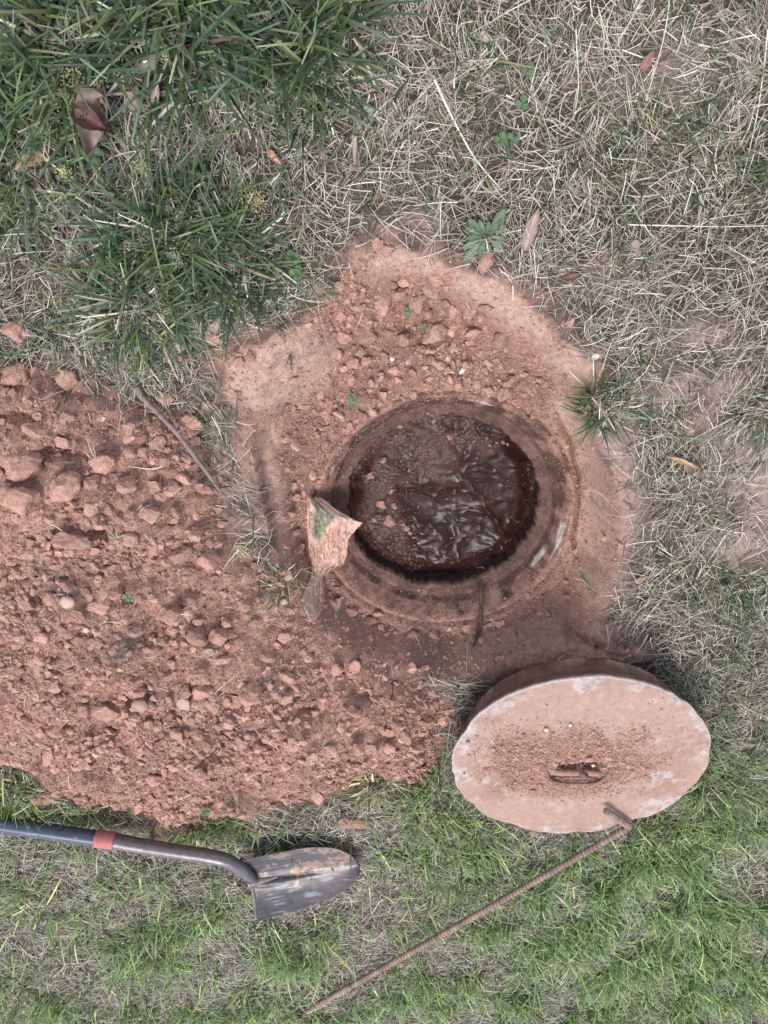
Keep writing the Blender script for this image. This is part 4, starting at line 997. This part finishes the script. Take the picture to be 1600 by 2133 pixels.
light = smooth(.30, .75, nb3 + nb2 * .6 + .25 * np.exp(-((U_ - .12) / .2) ** 2 - ((V_ - .35) / .3) ** 2))[..., None] * .55; bc = bc * (1 - light) + np.array([.28, .29, .31]) * light
M_bl = mat('worn_steel', attr=True, rough=.42, nscale=90, nvar=.2, metal=.4, spec=.5, bump=.25, bscale=120, bdist=.001)
o = mesh_np('blade', np.concatenate([Pm.reshape(-1, 3), Pb.reshape(-1, 3)]), np.concatenate([Q3, Q3[:, ::-1] + o2, Qr]), np.concatenate([bc.reshape(-1, 3)] * 2), True, [M_bl]); blade = shp(o)
M_soc = mat('socket_steel', attr=True, rough=.4, nscale=60, nvar=.3, metal=.6, bump=.3, bscale=150, bdist=.001, speck=[(35, .58, .68, (.20, .13, .10))])
# folded step edges at the shoulders
for s_ in (-1, 1):
    pts = []
    for t_ in np.linspace(.16, 1, 6):
        v_ = s_ * t_; h_ = .030 * abs(v_) ** 1.8 + .028 * .3; pts.append(A + ax * (-.004) + vv * v_ * Wm + nn_ * (h_ + .001))
    shp(tube('foot_step', pts, [.004, .006, .0075, .008, .008, .0065], 10, np.array([.17, .14, .13]), M_soc))
sp_ = [(536, 1836, .064), (522, 1826, .068), (500, 1808, .082), (470, 1792, .086), (430, 1783, .082), (370, 1774, .074), (300, 1763, .064), (238, 1752, .056)]
shp(tube('socket', [unp(a, b, z) for a, b, z in sp_], [.008, .0135, .0170, .0185, .0190, .0192, .0198, .0208], 24, np.array([.15, .135, .14]), M_soc, smoothn=10))
frg = [A + ax * -.012 + nn_ * .014, A + ax * .03 + nn_ * .010, A + ax * .075 + nn_ * .004]
shp(tube('frog', frg, [.016, .011, .003], 16, np.array([.19, .16, .16]), M_soc))
M_red = mat('red_tape', color=(.40, .125, .12), rough=.6, nscale=80, nvar=.15, bump=.3, bscale=200, bdist=.0006, speck=[(90, .62, .7, (.5, .22, .18))])
M_blu = mat('dark_blue_fibreglass', color=(.040, .052, .082), rough=.36, nscale=30, nvar=.3, spec=.5, bump=.15, bscale=120, bdist=.0008, speck=[(70, .63, .67, (.42, .36, .30)), (25, .64, .68, (.2, .19, .2))])
c1 = unp(240, 1752, .056); c2 = unp(200, 1747, .053); shp(tube('red_band', [c1, (c1 + c2) / 2, c2], [.0222, .0224, .0222], 24, None, M_red))
hpz = [(212, 1748, .053), (190, 1745, .051), (100, 1732, .047), (0, 1718, .042), (-200, 1692, .036), (-420, 1664, .03), (-700, 1632, .028)]
shp(tube('handle', [unp(a, b, z) for a, b, z in hpz], [.0195, .0205, .0208, .0208, .020, .019, .018], 24, None, M_blu, smoothn=8))

# ------------------------------------------------------------------ crumpled plastic scrap
M_pl = mat('dirty_plastic', attr=True, rough=.42, nscale=60, nvar=.16, bump=.8, bscale=90, bdist=.004, transl=.12, spec=.4)
def sheet(name, rowsL, rowsR, zs, nU=130, nV=110, amp=.0085, green=None, seed=0, parent=None, tint=(.66, .43, .34), lift=.004):
    """a crumpled sheet between a left and a right outline given in photo pixels and heights"""
    def curve(pts, t):
        P = np.array(pts, float); k = np.linspace(0, 1, len(P)); return np.stack([np.interp(t, k, P[:, c]) for c in range(2)], 1)
    t = np.linspace(0, 1, nU); Lc, Rc = curve(rowsL, t), curve(rowsR, t); zz = np.interp(t, np.linspace(0, 1, len(zs)), zs)
    s = np.linspace(0, 1, nV); P = np.zeros((nU, nV, 3)); C = np.zeros((nU, nV, 3))
    def edge_z(E):
        out = []
        for a, b in E:
            z = -.08
            for q in range(25): w = unp(a, b, z); z += (float(samp(TOPC, w[0:1], w[1:2])[0]) - z) * .35
            out.append(z)
        out = np.array(out); k = np.ones(9) / 9
        for q in range(3): out = np.convolve(np.pad(out, 4, 'edge'), k, 'valid')
        return out
    zl, zr = edge_z(Lc), edge_z(Rc)
    for i in range(nU):
        for j in range(nV):
            px = Lc[i] * (1 - s[j]) + Rc[i] * s[j]; P[i, j] = unp(px[0], px[1], zl[i] * (1 - s[j]) + zr[i] * s[j])
    S_, T_ = np.meshgrid(s, t); w0 = np.linalg.norm(P[:, 0] - P[:, -1], axis=1)[:, None]
    fold = 1 - np.abs(fbm(S_ * 5 + seed, T_ * 1.3, 1.2, 3, seed + 40)) ; cr = np.abs(fbm(S_ * 3 + T_ * 2, T_ * 5 - S_ * 2, 1.5, 3, seed + 43))
    cr2 = np.abs(fbm(S_ * 4 - T_ * 2, T_ * 6 + S_, 3.5, 3, seed + 47))
    h = amp * (1.6 * fold ** 3 + 2.2 * cr + 1.2 * cr2) + .010 * np.sin(S_ * 3.14)
    base = samp(TOP, P[..., 0].ravel(), P[..., 1].ravel()).reshape(P.shape[:2])
    dr = np.hypot(P[..., 0] - RX, P[..., 1] - RY); base = np.where(dr < R_LIP + .012, -.116, base)
    zb = np.maximum(P[..., 2], base)
    for q in range(30): zb[1:-1, 1:-1] = (zb[:-2, 1:-1] + zb[2:, 1:-1] + zb[1:-1, :-2] + zb[1:-1, 2:]) / 4
    P[..., 2] = np.maximum(zb + h + lift * .5, np.minimum(base + lift * .6, P[..., 2] + .03))
    tn = np.array(tint); C[:] = tn * (1 + .25 * (fbm(S_ * 3, T_ * 5, 3, 4, seed + 50))[..., None]); 
    line = 1.3 * smooth(.06, .0, cr) + .7 * smooth(.04, 0, cr2)
    C = C * (1 - .34 * np.clip(line, 0, 1)[..., None]) + np.array([.30, .13, .08]) * .34 * np.clip(line, 0, 1)[..., None]
    pale = smooth(.1, .4, fbm(S_ * 3 + 9, T_ * 4, 2, 3, seed + 53))[..., None] * .5; C = C * (1 - pale) + np.array([.62, .47, .41]) * pale
    if green:
        gm = green(S_, T_)[..., None]; C = C * (1 - gm) + np.array([.22, .26, .18]) * (1 + .2 * fbm(S_ * 4, T_ * 6, 3, 3, 9)[..., None]) * gm
    Pb = P.copy(); Pb[..., 2] -= .0008
    I4 = np.arange(nU * nV).reshape(nU, nV); Q4 = np.stack([I4[:-1, :-1], I4[:-1, 1:], I4[1:, 1:], I4[1:, :-1]], -1).reshape(-1, 4)
    return mesh_np(name, P.reshape(-1, 3), Q4, C.reshape(-1, 3), True, [M_pl])
pls = empty('plastic_sheet'); pp = unp(690, 1110, -.11); pls.location = pp
tag(pls, 'crumpled dirty tan plastic scrap with a green stripe hanging over the riser edge', 'plastic scrap')
def plp(o): o.parent = pls; o.matrix_parent_inverse = Matrix.Translation(-Vector(pp)); return o
plp(sheet('upper_flap', [(642, 1022), (641, 1045), (641, 1070), (642, 1100), (644, 1130), (648, 1155), (651, 1175), (655, 1192)],
          [(668, 1020), (757, 1057), (737, 1078), (728, 1094), (726, 1122), (718, 1152), (694, 1168), (674, 1192)], [0, 0], 150, 110, lift=.011,
          green=lambda S, T: .8 * smooth(.10, .15, S - T * .02) * smooth(.50, .44, S + .55 * (T - .25)) * smooth(.52, .40, T), seed=2))
plp(sheet('buried_tail', [(650, 1190), (640, 1215), (628, 1245), (640, 1275)], [(672, 1190), (676, 1215), (676, 1245), (668, 1270)], [-.15, -.14, -.12, -.10], 60, 40, .0045, seed=7, lift=.008, tint=(.50, .31, .245)))
plp(sheet('loose_corner', [(700, 1240), (697, 1250), (694, 1265), (698, 1278)], [(712, 1240), (712, 1255), (708, 1268), (704, 1276)], [-.10, -.10, -.10, -.10], 30, 20, .002, seed=9, green=lambda S, T: smooth(.55, .6, T) * smooth(.85, .8, T), tint=(.56, .34, .26)))

# ------------------------------------------------------------------ leaves, stick, weeds
M_leaf = mat('dry_leaf', attr=True, rough=.6, nscale=70, nvar=.2, bump=.5, bscale=60, bdist=.002, transl=.1)
M_weed = mat('weed_leaf', attr=True, rough=.55, nscale=70, nvar=.15, transl=.2)
def leaf_mesh(name, L, Wd, curl, col, bend=.0, seed=0, shape=.5, m=None, nu=26, nv=13, wav=.003, parent=None, vein=.25):
    u, v = np.meshgrid(np.linspace(0, 1, nu), np.linspace(-1, 1, nv), indexing='ij')
    w = Wd / 2 * np.clip(np.sin(np.pi * np.clip(u, 0, 1) ** shape), 0, 1) ** .8 * (1 + .12 * fbm(u * 4 + seed, v * 0, 2, 3, seed)) + .0004
    x = L * u; y = v * w + bend * L * u ** 2; z = curl * Wd * v * v + .35 * curl * L * (u - .5) ** 2 + wav * fbm(u * 3 + seed, v * 1.2, 1.5, 3, seed + 3)
    c = np.array(col) * (1 + .3 * fbm(u * 3, v * 2, 2, 3, seed + 1)[..., None]); c = c * (1 + vein * np.exp(-(v / .1) ** 2)[..., None])
    I5 = np.arange(nu * nv).reshape(nu, nv); Q5 = np.stack([I5[:-1, :-1], I5[1:, :-1], I5[1:, 1:], I5[:-1, 1:]], -1).reshape(-1, 4)
    return mesh_np(name, np.stack([x, y, z], -1).reshape(-1, 3), Q5, c.reshape(-1, 3), True, [m or M_leaf], parent=parent)
def dead_leaf(pa, pb, wpx, col, label, curl=.35, bend=0, dz=.010, seed=0, shape=.6):
    a = hit(*pa); b = hit(*pb); a = unp(*pa, a[2] + dz); b = unp(*pb, b[2] + dz); d = b - a; L = np.linalg.norm(d)
    o = leaf_mesh('dead_leaf', L, wpx / px_per_m(a), curl, col, bend, seed, shape); o.location = a
    o.rotation_euler = (RS.uniform(-.15, .15), -math.asin(d[2] / L), math.atan2(d[1], d[0])); return tag(o, label, 'dead leaf')
BR = (.13, .068, .058); TN = (.29, .22, .19); GY = (.33, .25, .22); RD = (.25, .14, .11)
dead_leaf((214, 190), (186, 320), 70, TN, 'large curled brown leaf lying in the upper left grass', .5, .1, .045, 1)
dead_leaf((160, 236), (236, 262), 42, BR, 'dark reddish folded leaf lobe on top of the large curled leaf', .7, -.2, .058, 2)
dead_leaf((212, 205), (238, 290), 22, (.24, .13, .10), 'narrow dark leaf strip right of the large curled leaf', .5, -.1, .045, 3)
dead_leaf((290, 150), (348, 108), 30, TN, 'greyish tan leaf half hidden under pale stalks near the top left', .3, .1, .030, 4)
dead_leaf((272, 232), (300, 186), 26, GY, 'pale curled leaf between the brown leaf and the dry grass', .45, .2, .032, 5)
dead_leaf((322, 228), (334, 150), 16, GY, 'narrow pale leaf upright beside the pale curled leaf', .4, .1, .030, 6)
dead_leaf((562, 312), (584, 352), 13, (.42, .24, .16), 'small orange-tan curled leaf in the upper middle grass', .5, .2, .020, 7)
dead_leaf((740, 282), (738, 348), 9, GY, 'thin straight grey leaf strip in the upper middle dry grass', .4, 0, .020, 8)
dead_leaf((755, 235), (783, 228), 20, (.22, .24, .17), 'mottled green and grey leaf scrap in the upper middle', .3, 0, .020, 9)
dead_leaf((1333, 146), (1364, 106), 18, RD, 'reddish brown leaf in the upper right dry grass', .35, .1, .020, 10)
dead_leaf((1000, 72), (1028, 86), 16, (.42, .30, .26), 'small pinkish dry leaf near the top right of the dark clump', .3, 0, .020, 11)
dead_leaf((1092, 526), (1112, 432), 24, (.36, .26, .22), 'long pinkish bark strip standing right of the broad-leaved weed', .35, -.12, .014, 12, .9)
dead_leaf((1318, 500), (1326, 530), 18, GY, 'small grey leaf below the long straight stalk', .3, 0, .020, 13)
dead_leaf((1175, 580), (1210, 572), 16, (.17, .10, .07), 'dark brown curled leaf at the upper right of the pit rim', .4, 0, .020, 14)
dead_leaf((432, 700), (470, 656), 18, (.34, .25, .21), 'curled grey leaf at the edge of dry grass above the left patch', .4, .1, .012, 15)
dead_leaf((1385, 948), (1460, 968), 10, (.42, .26, .16), 'long thin tan leaf in the right dry grass', .4, -.1, .020, 16, .9)
dead_leaf((532, 1748), (548, 1722), 14, (.45, .30, .18), 'tan leaf scrap standing behind the shovel shoulder', .3, .1, .016, 17)
dead_leaf((1105, 2078), (1122, 2092), 16, (.34, .25, .24), 'small pinkish grey leaf near the bottom edge', .3, 0, .02, 18)
dead_leaf((415, 1358), (447, 1354), 12, (.30, .23, .20), 'grey wood chip lying in the middle of the heap', .2, 0, .012, 19, 1)
dead_leaf((398, 1296), (418, 1292), 10, (.28, .22, .2), 'little grey wood chip above the larger chip on the heap', .2, 0, .010, 20, 1)
dead_leaf((958, 778), (975, 758), 8, (.62, .56, .52), 'thin white shard in the pit just above the riser', .2, 0, .006, 21)
dead_leaf((1320, 1210), (1348, 1200), 12, (.45, .27, .16), 'small orange leaf scrap near the sparse blue-green shoots', .3, 0, .008, 22)

# stick
st_ = [(283, 806), (300, 832), (330, 862), (368, 902), (402, 946), (432, 986), (458, 1022), (480, 1046)]
P = []
for a, b in st_:
    q = hit(a, b); P.append(unp(a, b, q[2] + .022))
stick = tube('stick', P, [.0078, .0060, .0054, .0050, .0045, .0038, .0028, .0012], 10, np.array([.21, .15, .14]), mat('bark', attr=True, rough=.8, nscale=60, nvar=.3, bump=.6, bscale=90, bdist=.002), label='thin brown stick lying across the edge of the heap', cat='stick')
tube('twig', [P[3], P[3] + np.array([.02, .012, .01]), P[3] + np.array([.045, .01, .008])], [.0016, .001, .0005], 6, np.array([.25, .155, .13]), stick.data.materials[0], parent=stick)

# broad-leaved weed
def rosette(px, py, leaves, col, label, name='broadleaf_weed', r=.05, m=M_weed, z0=.012, cat='weed', wr=.24):
    p = hit(px, py); e = empty(name, (p[0], p[1], p[2])); tag(e, label, cat)
    for k, (ang, L, up) in enumerate(leaves):
        o = leaf_mesh('leaf', L, L * wr, .25, np.array(col) * RS.uniform(.8, 1.2), 0, k, 1.9, m, wav=.002, parent=e)
        o.location = (0, 0, z0); o.rotation_euler = (RS.uniform(-.2, .2), -up, math.radians(ang))
    return e
rosette(1010, 490, [(160, .042, .1), (185, .040, .2), (205, .048, .1), (228, .060, 0), (255, .040, .1), (140, .05, .3), (120, .04, .5), (60, .06, .3), (45, .045, .3), (30, .04, .2), (-10, .035, .1), (-35, .04, .05), (85, .035, .6), (-70, .03, .1)],
        (.135, .18, .11), 'broad-leaved green weed rosette at the top rim of the pit')
def clover(px, py, label, s=.010, n=1):
    p = hit(px, py); e = empty('clover', (p[0], p[1], p[2])); tag(e, label, 'clover')
    for q in range(n):
        off = np.array([RS.uniform(-.012, .012), RS.uniform(-.012, .012)]) * (q > 0); a0 = RS.rand() * 360
        for k in range(3):
            o = leaf_mesh('leaf', s * 1.25, s * 1.25, .12, np.array((.095, .150, .070)) * RS.uniform(.8, 1.2), 0, k, 1.3, M_weed, nu=12, nv=7, wav=.0005, parent=e)
            o.location = (off[0], off[1], .022); o.rotation_euler = (0, RS.uniform(-.2, .1), math.radians(a0 + k * 120))
        tube('stem', [(off[0] * .3, off[1] * .3, 0), (off[0], off[1], .021)], .0005, 5, np.array([.2, .25, .1]), M_weed, parent=e, smoothn=2)
clover(1095, 147, 'clover with three leaflets in the upper right dry grass')
clover(1052, 290, 'pair of clover sprigs above the broad-leaved weed', n=3)
clover(1083, 216, 'clover sprig between the upper clover and the clover pair')
clover(612, 530, 'round clover leaves at the right edge of the big dark tufts', n=2)
clover(618, 566, 'faint clover just below the round clover leaves', n=2)
clover(205, 322, 'bright green three-part leaf below the large curled brown leaf', s=.014)
clover(273, 1232, 'little clover-like leaf fallen on the heap', s=.009)
clover(850, 643, 'small grey-green sprig growing between clay lumps above the opening', s=.008)
clover(882, 676, 'tiny green seedling leaf among the clay lumps above the opening', s=.007)
clover(430, 1677, 'small round-leaved weed at the lower foot of the heap', s=.012, n=2)
clover(320, 1742, 'little broad-leaved weed beside the metal socket', s=.011, n=2)
clover(1450, 1960, 'bright green lobed weed in the lower right grass', s=.022, n=3)
# seedy weeds
def seedweed(px, py, label, n=6, r=.012, col=(.30, .33, .16)):
    p = hit(px, py); e = empty('seedy_weed', (p[0], p[1], p[2])); tag(e, label, 'weed')
    tube('stem', [(0, 0, 0), (.003, .004, .02), (.004, .0, .038)], .0008, 5, np.array([.25, .3, .14]), M_weed, parent=e, smoothn=3)
    k = n * 16; V = []; F = []
    for q in range(k):
        bv, bf = B0[q % 6]; c = RS.randn(3) * np.array([r, r, .004]) * .5 + np.array([.004, 0, .040]); F.append(bf + len(V) * len(bv)); V.append(bv * RS.uniform(.0008, .0022) + c)
    V = np.concatenate(V); mesh_np('seed_head', V, np.concatenate(F), np.array(col) * RS.uniform(.7, 1.3, (len(V), 1)), True, [M_weed], parent=e)['kind'] = 'stuff'
seedweed(305, 345, 'round grey-green seed head cluster above the big tuft', 8)
seedweed(152, 358, 'yellow-green seed head left of the big tuft', 7, .011, (.4, .4, .2))
seedweed(105, 268, 'pale green rounded seed head left of the curled brown leaf', 7, .012, (.28, .36, .2))
seedweed(150, 215, 'loose yellowish seedy weed above the curled brown leaf', 12, .03, (.36, .33, .18))
seedweed(160, 150, 'straggling olive seed spray below the pale seedy stalk', 10, .028, (.33, .32, .17))
seedweed(215, 185, 'small yellow seed cluster right of the seedy weed', 7, .012, (.42, .38, .2))
seedweed(350, 115, 'little yellow-green flower head on the pale stem near the top', 5, .008, (.48, .48, .28))
seedweed(372, 528, 'pale green seed head inside the big dark tuft', 8, .012, (.25, .32, .2))
seedweed(535, 410, 'dry orange-tan weed scrap right of the dark tufts', 12, .022, (.42, .31, .17))
# sprigs fallen on bare soil
def sprig(px, py, n, L, label, az0, spread=.4, col=None, wd=.003, name='grass_sprig'):
    p = hit(px, py); az = math.radians(az0) + RS.randn(n) * spread; c = greens(n, .3, .4) * 1.6 if col is None else np.array(col) * RS.uniform(.8, 1.2, (n, 1))
    o = ribbons(name, np.tile(np.array([[p[0], p[1], p[2] + .003]]), (n, 1)), az, np.full(n, 1.2) - RS.rand(n) * .3, RS.rand(n) * .4, L * RS.uniform(.5, 1.1, n), np.full(n, wd), c, c * 1.2, 5, .3, [M_grass])
    tag(o, label, 'grass sprig')
sprig(725, 812, 9, .05, 'torn green grass sprig on the soil left of the riser top', -60)
sprig(605, 735, 6, .035, 'dark little grass stub on the smooth left patch', -95, .3, (.06, .06, .045), .002)
sprig(245, 1120, 9, .03, 'short yellow-green grass stub sprouting from the heap', 70, .8, (.35, .36, .18), .002)
sprig(490, 1130, 14, .05, 'dry pale grass sprig where the heap meets the left channel', -40, .7, (.45, .44, .3), .0022)
sprig(1205, 1185, 5, .05, 'thin green blade lying over the lower right rim', -40, .3)
sprig(205, 965, 7, .06, 'dry straw stalks stuck upright in the upper heap', 95, .5, (.5, .42, .32), .0016)

# hanging root below the opening
P = [unp(1000, 1212, -.17), unp(1002, 1235, -.145)] + [unp(a, b, hit(a, b)[2] + .004) for a, b in ((1003, 1262), (1001, 1292), (996, 1322), (985, 1350))]
hr = tube('hanging_root', P, [.002, .005, .0042, .0055, .005, .0025], 8, np.array([.10, .06, .048]), mat('dark_root', attr=True, rough=.95, nscale=90, nvar=.4, bump=.8, bscale=150, bdist=.002), label='dark fibrous root trailing from the lower lip into the soil', cat='root')
k = 520; t_ = RS.randint(0, len(P) - 1, k); f = RS.rand(k)[:, None]; Pa = np.array(P); pos = Pa[t_] * (1 - f) + Pa[t_ + 1] * f
pos[:60] = np.array(P[0]) + RS.randn(60, 3) * np.array([.012, .008, .004])
roots('rootlets', pos, .008 + .03 * RS.rand(k) ** 2, RS.uniform(.0002, .0005, k), None, wig=.7, col=(.16, .10, .08), parent=hr, kind=None, dz=RS.uniform(-.004, .01, k), cat=None)
for i, pts in enumerate(([(985, 1165), (975, 1195), (968, 1235), (975, 1255)], [(640, 1075), (620, 1060), (600, 1070)], [(1010, 690), (975, 655), (1000, 645), (1040, 640)],
                         [(640, 775), (610, 800), (560, 850), (540, 856)], [(1050, 705), (1090, 712), (1110, 735), (1105, 760)], [(690, 745), (735, 765), (790, 770), (840, 750)],
                         [(1210, 1010), (1225, 1040), (1260, 1050), (1300, 1045)], [(1195, 1000), (1230, 1000), (1270, 1020)])):
    pass
print('objects', len(bpy.data.objects), 'verts', sum(len(o.data.vertices) for o in bpy.data.objects if o.type == 'MESH'))

# every lump's own description: size, shape, and what it lies next to
LMK = [((144, 1250), 'pink pebble'), ((383, 1465), 'flat grey-brown pebble'), ((294, 1465), 'tan cobble'), ((215, 872), 'small grey stone'), ((285, 805), 'thick upper end of the stick'),
       ((368, 902), 'middle of the stick'), ((478, 1045), 'thin lower tip of the stick'), ((430, 1356), 'larger wood chip'), ((408, 1294), 'smaller wood chip'), ((245, 1120), 'sprouting grass stub'),
       ((273, 1232), 'fallen clover leaf'), ((205, 965), 'upright dry stalks'), ((585, 1215), 'thin tuft at the heap foot'), ((218, 1750), 'red band of the shovel'), ((95, 1658), 'flat lump above the handle'),
       ((600, 1760), 'shovel blade'), ((945, 1560), 'left side of the lid'), ((430, 1677), 'round-leaved weed'), ((320, 1742), 'broad weed by the socket'), ((258, 1350), 'grey root mat'),
       ((900, 1390), 'grassy roots at the heap tail'), ((770, 1640), 'broad yellow-green shoots'), ((850, 643), 'grey-green sprig'), ((882, 676), 'tiny seedling leaf'), ((816, 748), 'white stone chip'),
       ((938, 773), 'cream stone chip'), ((605, 735), 'dark grass stub'), ((725, 812), 'torn grass sprig'), ((690, 1250), 'buried plastic tail'), ((0, 1000), 'left edge of the photo'),
       ((0, 1400), 'left edge of the photo'), ((150, 785), 'grass at the heap top'), ((660, 1560), 'grassless lower flank'), ((1010, 490), 'broad-leaved weed'), ((998, 1300), 'hanging root'), ((500, 1670), 'root-matted heap foot')]
del LMK[32]
cl = []
for o, x, y, w, a in CLODS:
    if not o.name.startswith('clay_clod'): continue
    px, py = proj(np.array([x]), np.array([y]), samp(TOPC, np.array([x]), np.array([y]))); cl.append((o, float(px[0]), float(py[0]), w, a))
big = sorted([c for c in cl if 'group' in c[0]], key=lambda c: -c[3])
DIRS = ['right of', 'lower right of', 'below', 'lower left of', 'left of', 'upper left of', 'above', 'upper right of']
seen = set()
def describe(px, py, w, a, lms):
    sz = 'tiny' if w < .018 else 'small' if w < .026 else 'medium' if w < .04 else 'large' if w < .065 else 'very large'
    sh = 'flat' if a < .62 else 'oblong' if a < .78 else 'tall' if a > 1.08 else 'chunky'
    for (lx, ly), nm in lms:
        d = math.hypot(px - lx, py - ly); k = int(((math.degrees(math.atan2(py - ly, px - lx)) + 382.5) % 360) // 45)
        ds = 'touching and' if d < 22 else 'just' if d < 55 else 'a little way' if d < 105 else 'well' if d < 170 else 'far'
        yield d, f'{sz} {sh} clay lump {ds} {DIRS[k]} the {nm}'
for i, (o, px, py, w, a) in enumerate(big):
    opts = sorted(describe(px, py, w, a, LMK))
    for d, t in opts:
        if t not in seen and len(t.split()) <= 16: break
    seen.add(t); o['label'] = t

LM2 = [((755, 1058), 'plastic scrap point on the sludge'), ((985, 848), 'pale chip on the upper seat'), ((930, 1020), 'glossy sludge folds'), ((880, 850), 'upper riser lip on the sludge'),
       ((740, 950), 'dark gap of the left riser lip'), ((1110, 930), 'right riser lip on the sludge'), ((860, 1180), 'lower riser lip on the sludge')]
for o, px, py, w, a in SLC:
    for d, t in sorted(describe(px, py, w, a, LM2)):
        if t not in seen and len(t.split()) <= 16: break
    seen.add(t); o['label'] = t

# fibres and scum specks on the sludge
k = 160; rr = (R_IN - .03) * np.sqrt(RS.rand(k)); th = RS.rand(k) * 6.283
pos = np.stack([RX + rr * np.cos(th), RY + rr * np.sin(th), np.zeros(k)], 1)
roots('sludge_fibres', pos, .008 + .03 * RS.rand(k) ** 2, RS.uniform(.0002, .0005, k), 'thin pale fibres floating on the sludge', wig=.5, surf=lambda a, b: sl_z(a, b)[0] + .0012, lift=.002, col=(.30, .19, .14))

LM3 = [((1200, 1650), 'handle loop of the lid'), ((1236, 1594), 'tiny pale stone on the lid'), ((1188, 1511), 'white pebble on the lid'), ((1138, 1520), 'yellowish husk on the lid')]
for o, px, py, w, a in LIDC:
    for d, t in sorted(describe(px, py, w, a, LM3)):
        if t not in seen and len(t.split()) <= 16: break
    seen.add(t); o['label'] = t
